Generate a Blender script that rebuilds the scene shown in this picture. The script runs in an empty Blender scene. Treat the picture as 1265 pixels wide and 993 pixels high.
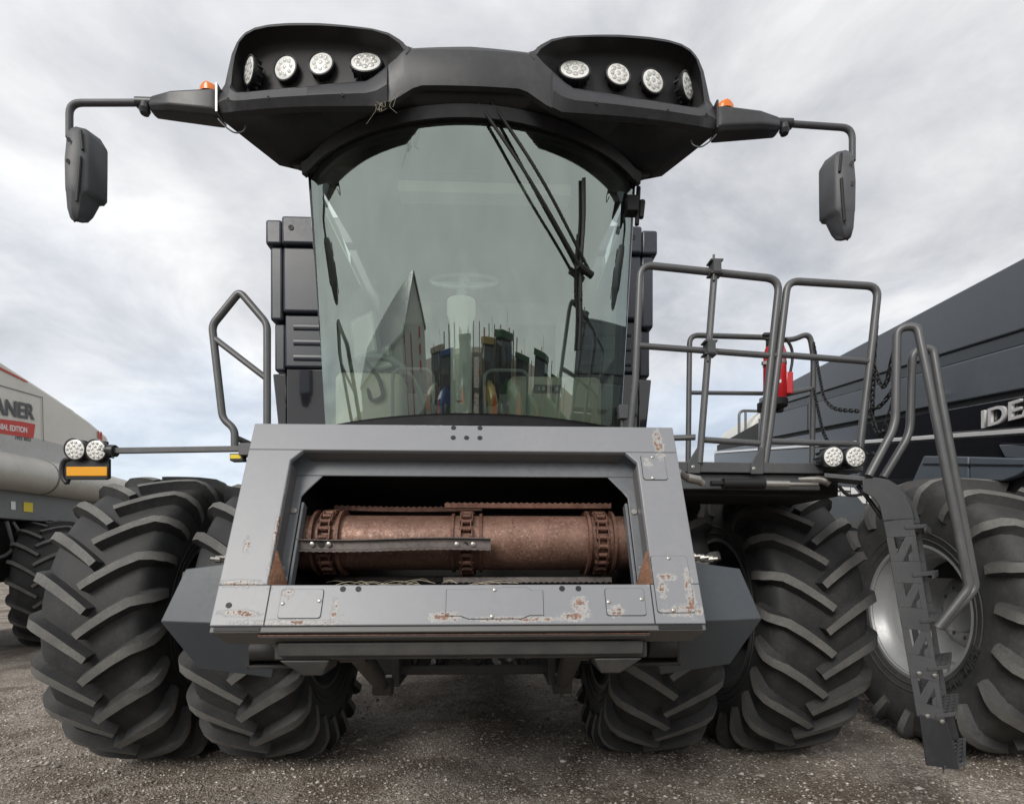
import bpy, bmesh, math, random
import numpy as np
from mathutils import Vector, Matrix
R = math.radians
PI = math.pi
rnd = random.Random(7)
C = bpy.context.scene.collection
S = bpy.context.scene

# ------------------------------------------------------------------ camera
CAMH = 1.35
cam = bpy.data.cameras.new('camera')
cam.sensor_width = 36.0
cam.lens = 36.0 * 650 / 1265
cam.shift_y = 0.153
cam.clip_start = 0.05
cam.clip_end = 4000
co = bpy.data.objects.new('camera', cam)
C.objects.link(co)
co.location = (0, 0, CAMH)
co.rotation_euler = (R(90), 0, 0)
S.camera = co

# ------------------------------------------------------------------ world, overcast sky
SUN_EL, SUN_AZ = 36.0, -150.0          # azimuth measured from +Y towards +X
w = bpy.data.worlds.new('World')
S.world = w
w.use_nodes = True
nt = w.node_tree
nt.nodes.clear()
def N(t, kind, **kw):
    n = t.nodes.new(kind)
    for k, v in kw.items():
        setattr(n, k, v)
    return n
def link(t, a, b): t.links.new(a, b)
def math_n(t, op, a, b=None, c=None):
    n = N(t, 'ShaderNodeMath', operation=op)
    for i, x in enumerate((a, b, c)):
        if x is None: continue
        if isinstance(x, (int, float)): n.inputs[i].default_value = x
        else: link(t, x, n.inputs[i])
    return n.outputs[0]
def mixc(t, f, a, b):
    n = N(t, 'ShaderNodeMix', data_type='RGBA')
    for i, x in ((0, f), (6, a), (7, b)):
        if isinstance(x, (int, float)): n.inputs[i].default_value = x
        elif isinstance(x, tuple): n.inputs[i].default_value = x if len(x) == 4 else x + (1,)
        else: link(t, x, n.inputs[i])
    return n.outputs[2]
def ramp(t, fac, stops, interp='LINEAR'):
    n = N(t, 'ShaderNodeValToRGB')
    e = n.color_ramp.elements
    n.color_ramp.interpolation = interp
    while len(e) < len(stops): e.new(0.5)
    for x, (p, c) in zip(e, stops):
        x.position = p
        x.color = (c, c, c, 1) if isinstance(c, (int, float)) else tuple(c) + (1,)
    link(t, fac, n.inputs[0])
    return n.outputs[0]
def noise(t, vec, scale, detail=4, rough=0.55, dist=0.0):
    n = N(t, 'ShaderNodeTexNoise')
    n.inputs['Scale'].default_value = scale
    n.inputs['Detail'].default_value = detail
    n.inputs['Roughness'].default_value = rough
    n.inputs['Distortion'].default_value = dist
    if vec is not None: link(t, vec, n.inputs['Vector'])
    return n.outputs['Fac']

sky = N(nt, 'ShaderNodeTexSky', sky_type='NISHITA', sun_disc=False)
sky.sun_elevation = R(SUN_EL)
sky.sun_rotation = R(SUN_AZ)
tc = N(nt, 'ShaderNodeTexCoord')
sp = N(nt, 'ShaderNodeSeparateXYZ')
link(nt, tc.outputs['Generated'], sp.inputs[0])
zz = math_n(nt, 'ADD', math_n(nt, 'MAXIMUM', sp.outputs[2], 0.0), 0.22)
cb = N(nt, 'ShaderNodeCombineXYZ')
link(nt, math_n(nt, 'DIVIDE', sp.outputs[0], zz), cb.inputs[0])
link(nt, math_n(nt, 'DIVIDE', sp.outputs[1], zz), cb.inputs[1])
cb.inputs[2].default_value = 3.7
n1 = noise(nt, cb.outputs[0], 2.1, 8, 0.58, 0.35)
n2 = noise(nt, cb.outputs[0], 0.8, 3, 0.5)
thick = math_n(nt, 'ADD', math_n(nt, 'MULTIPLY', n1, 0.6), math_n(nt, 'MULTIPLY', n2, 0.4))
cloud = ramp(nt, thick, [(0.37, (2.9, 3.05, 3.4)), (0.45, (3.8, 3.93, 4.22)), (0.53, (5.0, 5.08, 5.26)), (0.61, (6.3, 6.32, 6.36))])
# the cloud sheet is more even behind the photographer
bk = math_n(nt, 'MINIMUM', math_n(nt, 'MAXIMUM', math_n(nt, 'MULTIPLY', sp.outputs[1], -2.0), 0.0), 0.75)
cloud = mixc(nt, bk, cloud, (7.2, 7.15, 7.05))
# brighter cloud towards the veiled sun, left of the machine
vd = N(nt, 'ShaderNodeVectorMath', operation='DOT_PRODUCT')
link(nt, tc.outputs['Generated'], vd.inputs[0])
vd.inputs[1].default_value = Vector((-0.62, 0.60, 0.52)).normalized()
glow = ramp(nt, vd.outputs['Value'], [(0.55, 0.0), (1.0, 1.0)], 'EASE')
cloud2 = N(nt, 'ShaderNodeMix', data_type='RGBA', blend_type='ADD')
link(nt, glow, cloud2.inputs[0])
link(nt, cloud, cloud2.inputs[6])
cloud2.inputs[7].default_value = (1.1, 1.08, 1.04, 1)
# thinner, bluer towards the horizon
gapn = ramp(nt, noise(nt, cb.outputs[0], 0.9, 4, 0.5), [(0.42, 1.0), (0.6, 0.0)])
low = ramp(nt, sp.outputs[2], [(0.0, 1.0), (0.30, 0.55), (0.55, 0.0)])
gap = math_n(nt, 'MULTIPLY', math_n(nt, 'MULTIPLY', gapn, low), math_n(nt, 'SUBTRACT', 0.42, math_n(nt, 'MULTIPLY', bk, 0.5)))
skyc = N(nt, 'ShaderNodeMix', data_type='RGBA', blend_type='ADD')
skyc.inputs[0].default_value = 1.0
link(nt, sky.outputs[0], skyc.inputs[6])
skyc.inputs[7].default_value = (2.0, 2.5, 3.1, 1)
final = mixc(nt, gap, cloud2.outputs[2], skyc.outputs[2])
bg = N(nt, 'ShaderNodeBackground')
bg.inputs['Strength'].default_value = 0.095
link(nt, final, bg.inputs['Color'])
wo = N(nt, 'ShaderNodeOutputWorld')
link(nt, bg.outputs[0], wo.inputs[0])

sun = bpy.data.lights.new('sun', 'SUN')
sun.energy = 1.5
sun.angle = R(25)
sun.color = (1.0, 0.96, 0.9)
so = bpy.data.objects.new('sun', sun)
C.objects.link(so)
so.location = (-10, 10, 20)
sd = Vector((math.sin(R(SUN_AZ)) * math.cos(R(SUN_EL)), math.cos(R(SUN_AZ)) * math.cos(R(SUN_EL)), math.sin(R(SUN_EL))))
so.rotation_euler = (-sd).to_track_quat('-Z', 'Y').to_euler()

vs = S.view_settings
vs.view_transform = 'Standard'
vs.look = 'None'
vs.exposure = 0.62
vs.gamma = 1.0
vs.use_curve_mapping = False

# ------------------------------------------------------------------ materials
def mat(name, col, rough=0.5, metal=0.0, spec=0.5, coat=0.0):
    m = bpy.data.materials.new(name)
    m.use_nodes = True
    b = m.node_tree.nodes['Principled BSDF']
    b.inputs['Base Color'].default_value = tuple(col) + (1,)
    b.inputs['Roughness'].default_value = rough
    b.inputs['Metallic'].default_value = metal
    b.inputs['Specular IOR Level'].default_value = spec
    b.inputs['Coat Weight'].default_value = coat
    return m
def bsdf(m): return m.node_tree.nodes['Principled BSDF']
def weathered(name, col, col2, rough=0.5, scale=6.0, amount=0.5, metal=0.0, bump=0.0, bscale=200, spec=0.5):
    """paint, plastic or rubber with a film of uneven dust"""
    m = mat(name, col, rough, metal, spec)
    t = m.node_tree
    tc = N(t, 'ShaderNodeTexCoord')
    f = ramp(t, noise(t, tc.outputs['Object'], scale, 8, 0.65), [(0.38, 0.0), (0.72, 1.0)])
    f2 = ramp(t, noise(t, tc.outputs['Object'], scale * 14, 3, 0.6), [(0.35, 0.3), (0.7, 1.0)])
    ff = math_n(t, 'MULTIPLY', math_n(t, 'MULTIPLY', f, f2), amount)
    link(t, mixc(t, ff, tuple(col), tuple(col2)), bsdf(m).inputs['Base Color'])
    link(t, math_n(t, 'ADD', math_n(t, 'MULTIPLY', ff, 0.3), rough), bsdf(m).inputs['Roughness'])
    if bump:
        bn = N(t, 'ShaderNodeBump')
        bn.inputs['Strength'].default_value = bump
        bn.inputs['Distance'].default_value = 0.002
        link(t, noise(t, tc.outputs['Object'], bscale, 3), bn.inputs['Height'])
        link(t, bn.outputs[0], bsdf(m).inputs['Normal'])
    return m

def chipped_paint(name, col, spots, rust=(0.15, 0.075, 0.048), edge=0.0):
    """grey paint chipped down to pale primer and rust at given places (x, y, z, rx, ry, rz)"""
    m = weathered(name, col, (0.33, 0.33, 0.33), 0.36, 2.5, 0.35)
    t = m.node_tree
    b = bsdf(m)
    tc = N(t, 'ShaderNodeTexCoord')
    P = tc.outputs['Object']
    base = b.inputs['Base Color'].links[0].from_socket
    total = None
    for (x, y, z, rx, ry, rz) in spots:
        mp = N(t, 'ShaderNodeMapping', vector_type='TEXTURE')
        mp.inputs['Location'].default_value = (x, y, z)
        mp.inputs['Scale'].default_value = (rx, ry, rz)
        link(t, P, mp.inputs[0])
        ln = N(t, 'ShaderNodeVectorMath', operation='LENGTH')
        link(t, mp.outputs[0], ln.inputs[0])
        k = ramp(t, ln.outputs['Value'], [(0.35, 1.0), (1.0, 0.0)])
        total = k if total is None else math_n(t, 'MAXIMUM', total, k)
    nz = noise(t, P, 38, 10, 0.78, 0.9)
    st = N(t, 'ShaderNodeMapping')
    st.inputs['Scale'].default_value = (110, 110, 9)
    link(t, P, st.inputs[0])
    nz2 = noise(t, st.outputs[0], 1.0, 6, 0.65)
    sh = N(t, 'ShaderNodeMapping')
    sh.inputs['Scale'].default_value = (6, 60, 95)
    link(t, P, sh.inputs[0])
    nz3 = noise(t, sh.outputs[0], 1.0, 6, 0.65)
    val = math_n(t, 'ADD', math_n(t, 'MULTIPLY', nz, 0.44), math_n(t, 'ADD', math_n(t, 'MULTIPLY', nz2, 0.28), math_n(t, 'MULTIPLY', nz3, 0.28)))
    s = math_n(t, 'ADD', val, math_n(t, 'MULTIPLY', total, 0.185))
    prim = ramp(t, s, [(0.60, 0.0), (0.655, 0.85)])
    rst = ramp(t, s, [(0.675, 0.0), (0.715, 0.95)])
    # few small scratches anywhere
    sc = ramp(t, noise(t, st.outputs[0], 0.33, 9, 0.75), [(0.70, 0.0), (0.72, 0.6)])
    prim = math_n(t, 'MAXIMUM', prim, sc)
    rc = mixc(t, ramp(t, noise(t, P, 45, 5), [(0.35, 0.0), (0.7, 1.0)]), rust, (0.27, 0.145, 0.095))
    c = mixc(t, prim, base, (0.40, 0.40, 0.39))
    c = mixc(t, rst, c, rc)
    link(t, c, b.inputs['Base Color'])
    link(t, math_n(t, 'ADD', math_n(t, 'MULTIPLY', rst, 0.4), 0.4), b.inputs['Roughness'])
    bn = N(t, 'ShaderNodeBump')
    bn.inputs['Strength'].default_value = 0.35
    bn.inputs['Distance'].default_value = 0.002
    link(t, math_n(t, 'SUBTRACT', noise(t, P, 5, 4), prim), bn.inputs['Height'])
    link(t, bn.outputs[0], b.inputs['Normal'])
    return m

def rusty(name, c1, c2, c3, rough=0.6, metal=0.35, scale=14):
    m = mat(name, c1, rough, metal)
    t = m.node_tree
    tc = N(t, 'ShaderNodeTexCoord')
    P = tc.outputs['Object']
    a = ramp(t, noise(t, P, scale, 9, 0.7, 0.3), [(0.36, 0.0), (0.66, 1.0)])
    c = ramp(t, noise(t, P, scale * 8, 6, 0.7), [(0.54, 0.0), (0.66, 1.0)])
    d = ramp(t, noise(t, P, scale * 5, 5, 0.6), [(0.30, 1.0), (0.42, 0.0)])
    col = mixc(t, a, tuple(c1), tuple(c2))
    col = mixc(t, math_n(t, 'MULTIPLY', c, 0.7), col, tuple(c3))
    col = mixc(t, math_n(t, 'MULTIPLY', d, 0.6), col, (0.035, 0.018, 0.012))
    link(t, col, bsdf(m).inputs['Base Color'])
    big = ramp(t, noise(t, P, 2.2, 6, 0.6, 0.5), [(0.35, 0.62), (0.65, 1.18)])
    mm = N(t, 'ShaderNodeMix', data_type='RGBA', blend_type='MULTIPLY'); mm.inputs[0].default_value = 1.0
    link(t, col, mm.inputs[6]); link(t, big, mm.inputs[7]); link(t, mm.outputs[2], bsdf(m).inputs['Base Color'])
    link(t, ramp(t, noise(t, P, scale * 3, 6, 0.7), [(0.35, rough - 0.12), (0.65, rough + 0.25)]), bsdf(m).inputs['Roughness'])
    bn = N(t, 'ShaderNodeBump')
    bn.inputs['Strength'].default_value = 0.4
    bn.inputs['Distance'].default_value = 0.002
    link(t, noise(t, P, scale * 6, 6, 0.7), bn.inputs['Height'])
    link(t, bn.outputs[0], bsdf(m).inputs['Normal'])
    return m

M = {}
M['black_plastic'] = weathered('black_plastic', (0.022, 0.023, 0.027), (0.065, 0.065, 0.066), 0.33, 2.2, 0.6, bump=0.12, bscale=500)
M['deep_black'] = mat('deep_black', (0.006, 0.006, 0.007), 0.6)
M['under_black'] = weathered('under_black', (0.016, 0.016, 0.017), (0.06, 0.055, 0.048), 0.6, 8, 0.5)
M['dark_panel'] = weathered('dark_panel', (0.021, 0.026, 0.038), (0.050, 0.055, 0.066), 0.33, 2.5, 0.45)
M['gloss_black'] = mat('gloss_black', (0.010, 0.010, 0.013), 0.08, 0, 0.5, 0.6)
M['mirror_grey'] = weathered('mirror_grey', (0.065, 0.068, 0.076), (0.12, 0.12, 0.125), 0.48, 9, 0.5)
M['rail'] = weathered('rail', (0.10, 0.102, 0.106), (0.17, 0.17, 0.17), 0.36, 12, 0.5, metal=0.25)
M['frame_grey'] = weathered('frame_grey', (0.062, 0.065, 0.070), (0.13, 0.13, 0.125), 0.42, 7, 0.5)
M['fender'] = weathered('fender', (0.052, 0.062, 0.074), (0.10, 0.105, 0.11), 0.42, 5, 0.5)
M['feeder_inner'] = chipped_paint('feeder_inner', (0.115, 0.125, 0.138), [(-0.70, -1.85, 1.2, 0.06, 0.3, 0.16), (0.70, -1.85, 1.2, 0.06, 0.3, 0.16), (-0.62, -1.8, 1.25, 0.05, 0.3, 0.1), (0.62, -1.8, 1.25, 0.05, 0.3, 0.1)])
M['beam_grey'] = weathered('beam_grey', (0.11, 0.112, 0.115), (0.17, 0.15, 0.13), 0.5, 9, 0.7)
M['dark_beam'] = weathered('dark_beam', (0.036, 0.036, 0.036), (0.09, 0.08, 0.07), 0.5, 9, 0.7)
M['rust'] = rusty('rust', (0.15, 0.078, 0.056), (0.215, 0.122, 0.090), (0.36, 0.27, 0.22), 0.42, 0.35)
M['rust_dark'] = rusty('rust_dark', (0.095, 0.042, 0.028), (0.17, 0.085, 0.06), (0.26, 0.16, 0.12), 0.55, 0.35, 25)
M['rust_orange'] = rusty('rust_orange', (0.15, 0.065, 0.032), (0.24, 0.115, 0.06), (0.40, 0.33, 0.28), 0.7, 0.0, 20)
M['slat'] = rusty('slat', (0.10, 0.09, 0.087), (0.15, 0.13, 0.125), (0.23, 0.15, 0.11), 0.5, 0.4, 18)
M['bare_steel'] = weathered('bare_steel', (0.42, 0.41, 0.39), (0.2, 0.16, 0.12), 0.35, 20, 0.6, metal=0.85)
M['chrome'] = mat('chrome', (0.72, 0.73, 0.75), 0.12, 1.0)
M['silver'] = weathered('silver', (0.43, 0.44, 0.45), (0.26, 0.255, 0.24), 0.36, 4, 0.6, metal=0.35)
M['chain_steel'] = mat('chain_steel', (0.035, 0.035, 0.037), 0.4, 0.5)
M['orange_lens'] = mat('orange_lens', (0.80, 0.20, 0.02), 0.2)
M['amber'] = mat('amber', (0.80, 0.36, 0.02), 0.25)
M['yellow'] = mat('yellow', (0.75, 0.58, 0.03), 0.5)
M['red'] = mat('red', (0.52, 0.016, 0.022), 0.25, 0, 0.5, 0.3)
M['white'] = mat('white', (0.78, 0.78, 0.78), 0.5)
M['lens'] = mat('lens', (0.82, 0.82, 0.79), 0.22, 0.0, 0.6, 0.5)
M['lens_cell'] = mat('lens_cell', (0.62, 0.62, 0.60), 0.15, 0.2)
M['reflector_grey'] = mat('reflector_grey', (0.42, 0.42, 0.41), 0.3, 0.3)
M['cream'] = weathered('cream', (0.82, 0.82, 0.67), (0.66, 0.66, 0.54), 0.55, 4, 0.5)
M['pale_green'] = weathered('pale_green', (0.88, 0.93, 0.83), (0.78, 0.82, 0.74), 0.5, 5, 0.3)
M['interior'] = mat('interior', (0.34, 0.37, 0.345), 0.7)
M['headliner'] = mat('headliner', (0.42, 0.44, 0.38), 0.8)
M['seat_fabric'] = mat('seat_fabric', (0.03, 0.032, 0.035), 0.8)
M['screen'] = mat('screen', (0.35, 0.40, 0.40), 0.15)
M['bright_trim'] = mat('bright_trim', (0.80, 0.80, 0.80), 0.28, 0.35)
M['body_grey'] = weathered('body_grey', (0.085, 0.099, 0.117), (0.125, 0.135, 0.148), 0.34, 1.2, 0.6)
M['body_band'] = mat('body_band', (0.060, 0.068, 0.078), 0.4)
M['arch_blue'] = weathered('arch_blue', (0.085, 0.105, 0.130), (0.14, 0.15, 0.16), 0.4, 3, 0.5)
M['pale_silver'] = weathered('pale_silver', (0.64, 0.615, 0.55), (0.52, 0.49, 0.42), 0.4, 1.5, 0.6, metal=0.15)
M['lower_silver'] = weathered('lower_silver', (0.46, 0.46, 0.44), (0.28, 0.27, 0.24), 0.4, 1.5, 0.6, metal=0.15)
M['tube_silver'] = weathered('tube_silver', (0.56, 0.545, 0.495), (0.30, 0.28, 0.24), 0.42, 2, 0.6, metal=0.1)
M['mid_grey'] = weathered('mid_grey', (0.17, 0.18, 0.18), (0.11, 0.10, 0.09), 0.5, 2, 0.6)
M['letter_grey'] = mat('letter_grey', (0.09, 0.095, 0.10), 0.5)
M['sign_red'] = mat('sign_red', (0.55, 0.055, 0.04), 0.5)
M['offwhite'] = weathered('offwhite', (0.62, 0.62, 0.59), (0.45, 0.44, 0.40), 0.5, 1.0, 0.5)
M['roof_metal'] = mat('roof_metal', (0.28, 0.29, 0.30), 0.4, 0.5)
M['tractor_green'] = mat('tractor_green', (0.02, 0.08, 0.025), 0.35)
M['tractor_blue'] = mat('tractor_blue', (0.03, 0.09, 0.28), 0.35)
M['tractor_yellow'] = mat('tractor_yellow', (0.42, 0.30, 0.10), 0.4)
M['tan'] = mat('tan', (0.45, 0.40, 0.30), 0.6)
M['safety_orange'] = mat('safety_orange', (0.85, 0.12, 0.02), 0.5)

# rubber: black with dusty lug faces
M['rubber'] = weathered('rubber', (0.022, 0.023, 0.025), (0.085, 0.083, 0.079), 0.62, 4, 0.75, bump=0.2, bscale=60, spec=0.4)
M['rubber_lug'] = weathered('rubber_lug', (0.115, 0.114, 0.109), (0.25, 0.245, 0.233), 0.85, 5, 0.9, bump=0.7, bscale=140, spec=0.25)
M['rubber_old'] = weathered('rubber_old', (0.040, 0.040, 0.041), (0.13, 0.128, 0.122), 0.7, 3, 0.7, bump=0.3, bscale=60)
M['rubber_old_lug'] = weathered('rubber_old_lug', (0.12, 0.118, 0.112), (0.26, 0.255, 0.24), 0.85, 4, 0.9, bump=0.5, bscale=120)

# windscreen: coated, greenish, see-through with a mirror reflection over it
g = bpy.data.materials.new('windscreen_glass')
g.use_nodes = True
t = g.node_tree
t.nodes.clear()
tr = N(t, 'ShaderNodeBsdfTransparent')
tr.inputs[0].default_value = (0.90, 0.985, 0.93, 1)
gl = N(t, 'ShaderNodeBsdfGlossy')
gl.inputs['Color'].default_value = (0.85, 0.97, 0.90, 1)
gl.inputs['Roughness'].default_value = 0.0
df = N(t, 'ShaderNodeBsdfDiffuse')
df.inputs[0].default_value = (0.5, 0.52, 0.5, 1)
fr = N(t, 'ShaderNodeFresnel')
fr.inputs[0].default_value = 1.5
tcg = N(t, 'ShaderNodeTexCoord')
sm = N(t, 'ShaderNodeMapping')
sm.inputs['Scale'].default_value = (7, 7, 5)
link(t, tcg.outputs['Object'], sm.inputs[0])
dust = ramp(t, noise(t, sm.outputs[0], 1.0, 6, 0.6), [(0.45, 0.01), (0.8, 0.05)])
m1 = N(t, 'ShaderNodeMixShader')
link(t, math_n(t, 'MINIMUM', math_n(t, 'ADD', math_n(t, 'MULTIPLY', fr.outputs[0], 1.1), 0.255), 1.0), m1.inputs[0])
link(t, tr.outputs[0], m1.inputs[1])
link(t, gl.outputs[0], m1.inputs[2])
m2 = N(t, 'ShaderNodeMixShader')
link(t, dust, m2.inputs[0])
link(t, m1.outputs[0], m2.inputs[1])
link(t, df.outputs[0], m2.inputs[2])
mo = N(t, 'ShaderNodeOutputMaterial')
link(t, m2.outputs[0], mo.inputs[0])
M['glass'] = g

# ------------------------------------------------------------------ mesh builder
def V3(p): return Vector(p)
def fillet(pts, r, n=6, closed=False):
    pts = [Vector(p) for p in pts]
    if r <= 0: return pts
    out = []
    L = len(pts)
    for i, p in enumerate(pts):
        if not closed and i in (0, L - 1):
            out.append(p); continue
        a, b = pts[i - 1], pts[(i + 1) % L]
        da, db = (a - p), (b - p)
        k = min(r, da.length * 0.48, db.length * 0.48)
        if k < 1e-5 or da.angle(db, 0) > 3.0:
            out.append(p); continue
        q0, q2 = p + da.normalized() * k, p + db.normalized() * k
        for j in range(n + 1):
            s = j / n
            out.append(q0 * (1 - s) ** 2 + p * 2 * s * (1 - s) + q2 * s * s)
    return out

class MB:
    def __init__(self): self.v = []; self.f = []; self.m = []
    def add(self, vs, fs, mi=0, T=None):
        o = len(self.v)
        self.v += [tuple(T @ Vector(p)) if T is not None else tuple(p) for p in vs]
        self.f += [tuple(i + o for i in f) for f in fs]
        self.m += [mi] * len(fs)
        return self
    def box(self, x0, x1, y0, y1, z0, z1, mi=0, T=None):
        vs = [(x, y, z) for x in (x0, x1) for y in (y0, y1) for z in (z0, z1)]
        fs = [(0, 1, 3, 2), (4, 6, 7, 5), (0, 4, 5, 1), (2, 3, 7, 6), (0, 2, 6, 4), (1, 5, 7, 3)]
        return self.add(vs, fs, mi, T)
    def rings(self, rs, mi=0, closed=True, caps=True, T=None, loop=False):
        n = len(rs[0]); vs = [p for r in rs for p in r]; fs = []
        last = len(rs) if loop else len(rs) - 1
        for i in range(last):
            i2 = (i + 1) % len(rs)
            for j in range(n if closed else n - 1):
                k = (j + 1) % n
                fs.append((i * n + j, i * n + k, i2 * n + k, i2 * n + j))
        if caps and not loop:
            fs.append(tuple(range(n))[::-1]); fs.append(tuple((len(rs) - 1) * n + j for j in range(n)))
        return self.add(vs, fs, mi, T)
    def tube(self, pts, r, n=10, bend=0.0, mi=0, T=None, closed=False, flat=None):
        p = fillet(pts, bend, 6, closed)
        L = len(p); rs = []; up = None
        for i in range(L):
            if closed: d = p[(i + 1) % L] - p[i - 1]
            else: d = p[min(i + 1, L - 1)] - p[max(i - 1, 0)]
            if d.length < 1e-9: d = Vector((0, 0, 1))
            d.normalize()
            if up is None:
                up = Vector((0, 0, 1)) if abs(d.z) < 0.9 else Vector((0, 1, 0))
            a = (up - d * up.dot(d))
            if a.length < 1e-6: a = d.orthogonal()
            a.normalize(); b = d.cross(a); up = a
            rr = r if not isinstance(r, (list, tuple)) else r[0] + (r[1] - r[0]) * i / (L - 1)
            fx, fy = (1, 1) if flat is None else flat
            rs.append([p[i] + (a * math.cos(2 * PI * k / n) * fx + b * math.sin(2 * PI * k / n) * fy) * rr for k in range(n)])
        return self.rings(rs, mi, True, True, T, loop=closed)
    def lathe(self, prof, n=32, mi=0, T=None, caps=True):
        """prof: (axial, radius) pairs, axis = local X"""
        rs = [[(a, r * math.cos(2 * PI * k / n), r * math.sin(2 * PI * k / n)) for k in range(n)] for a, r in prof]
        return self.rings(rs, mi, True, caps, T)
    def prism(self, poly, ext, mi=0, T=None):
        e = Vector(ext); a = [Vector(p) for p in poly]; n = len(a)
        vs = a + [p + e for p in a]
        fs = [tuple(range(n))[::-1], tuple(range(n, 2 * n))] + [(i, (i + 1) % n, n + (i + 1) % n, n + i) for i in range(n)]
        return self.add(vs, fs, mi, T)
    def pieces(self):
        """groups of faces that stand well apart from each other"""
        par = list(range(len(self.v)))
        def find(a):
            while par[a] != a: par[a] = par[par[a]]; a = par[a]
            return a
        for f in self.f:
            r0 = find(f[0])
            for i in f[1:]:
                r1 = find(i)
                if r1 != r0: par[r1] = r0
        roots = np.array([find(i) for i in range(len(self.v))])
        u, isl = np.unique(roots, return_inverse=True); k = len(u)
        if k == 1 or k > 1500: return None
        P = np.array(self.v, float); lo = np.full((k, 3), 1e9); hi = np.full((k, 3), -1e9)
        np.minimum.at(lo, isl, P); np.maximum.at(hi, isl, P)
        size = (hi - lo).max(1)
        gap = np.maximum(0, np.maximum(lo[:, None] - hi[None], lo[None] - hi[:, None]))
        near = np.sqrt((gap ** 2).sum(2)) <= np.maximum(0.02, 0.5 * np.maximum(size[:, None], size[None]))
        lab = -np.ones(k, int); n = 0
        for i in range(k):
            if lab[i] >= 0: continue
            st = [i]; lab[i] = n
            while st:
                a = st.pop()
                for c in np.nonzero(near[a] & (lab < 0))[0]: lab[c] = n; st.append(c)
            n += 1
        return None if n == 1 else [lab[isl[f[0]]] for f in self.f], n
    def build(self, name, mats, parent=None, bevel=0.0, smooth=35, seg=2, fixn=True):
        g_ = self.pieces() if name != 'straw' else None
        if g_ and g_[0]:
            first = None
            for q in range(g_[1]):
                sub = MB(); mp = {}
                for f, mi, gi in zip(self.f, self.m, g_[0]):
                    if gi != q: continue
                    for i in f:
                        if i not in mp: mp[i] = len(sub.v); sub.v.append(self.v[i])
                    sub.f.append(tuple(mp[i] for i in f)); sub.m.append(mi)
                o = sub.build_one(name, mats, parent, bevel, smooth, seg, fixn)
                first = first or o
            return first
        return self.build_one(name, mats, parent, bevel, smooth, seg, fixn)
    def build_one(self, name, mats, parent=None, bevel=0.0, smooth=35, seg=2, fixn=True):
        me = bpy.data.meshes.new(name)
        me.from_pydata(self.v, [], self.f)
        if not isinstance(mats, (list, tuple)): mats = [mats]
        for m in mats: me.materials.append(M[m] if isinstance(m, str) else m)
        if len(mats) > 1: me.polygons.foreach_set('material_index', self.m)
        if fixn:
            bm = bmesh.new(); bm.from_mesh(me)
            bmesh.ops.recalc_face_normals(bm, faces=bm.faces)
            bm.to_mesh(me); bm.free()
        me.polygons.foreach_set('use_smooth', [True] * len(me.polygons))
        me.set_sharp_from_angle(angle=R(smooth))
        me.update()
        o = bpy.data.objects.new(name, me)
        C.objects.link(o)
        if parent: o.parent = parent
        if bevel:
            b = o.modifiers.new('bevel', 'BEVEL')
            b.width = bevel; b.segments = seg; b.limit_method = 'ANGLE'; b.angle_limit = R(40)
            b.harden_normals = False
        return o

def empty(name, label, cat, loc, rz=0.0, group=None):
    o = bpy.data.objects.new(name, None)
    C.objects.link(o)
    o.empty_display_size = 0.3
    o.location = loc; o.rotation_euler = (0, 0, rz)
    o['label'] = label; o['category'] = cat
    if group: o['group'] = group
    return o
def tag(o, label, cat, group=None):
    o['label'] = label; o['category'] = cat
    if group: o['group'] = group
    return o
def copy_tree(o, parent=None):
    c = o.copy(); C.objects.link(c)
    if parent: c.parent = parent
    for ch in [x for x in bpy.data.objects if x.parent == o]:
        copy_tree(ch, c)
    return c
def frame_to(loc, xdir, up=(0, 0, 1)):
    """matrix whose local X points along xdir"""
    x = Vector(xdir).normalized(); u = Vector(up)
    y = u.cross(x)
    if y.length < 1e-5: y = Vector((0, 1, 0))
    y.normalize(); z = x.cross(y)
    m = Matrix((x, y, z)).transposed().to_4x4()
    m.translation = Vector(loc)
    return m
def lettering(name, text, m, parent, T, height, ext=0.004, squeeze=1.0, bold=0.0, shear=0.0):
    cu = bpy.data.curves.new(name, 'FONT')
    cu.body = text; cu.size = height / 0.70; cu.extrude = ext; cu.offset = bold; cu.shear = shear
    tmp = bpy.data.objects.new(name, cu)
    C.objects.link(tmp)
    bpy.context.view_layer.update()
    me = bpy.data.meshes.new_from_object(tmp.evaluated_get(bpy.context.evaluated_depsgraph_get()))
    bpy.data.objects.remove(tmp); bpy.data.curves.remove(cu)
    me.transform(T @ Matrix.Diagonal((squeeze, 1, 1, 1)))
    me.materials.clear(); me.materials.append(M[m])
    o = bpy.data.objects.new(name, me)
    C.objects.link(o); o.parent = parent
    return o
def text_frame(loc, xdir, ydir):
    x = Vector(xdir).normalized(); y = Vector(ydir).normalized(); z = x.cross(y)
    m = Matrix((x, y, z)).transposed().to_4x4(); m.translation = Vector(loc)
    return m
def interp(tab, x):
    xs = [a for a, b in tab]; ys = [b for a, b in tab]
    return float(np.interp(x, xs, ys))

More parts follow.
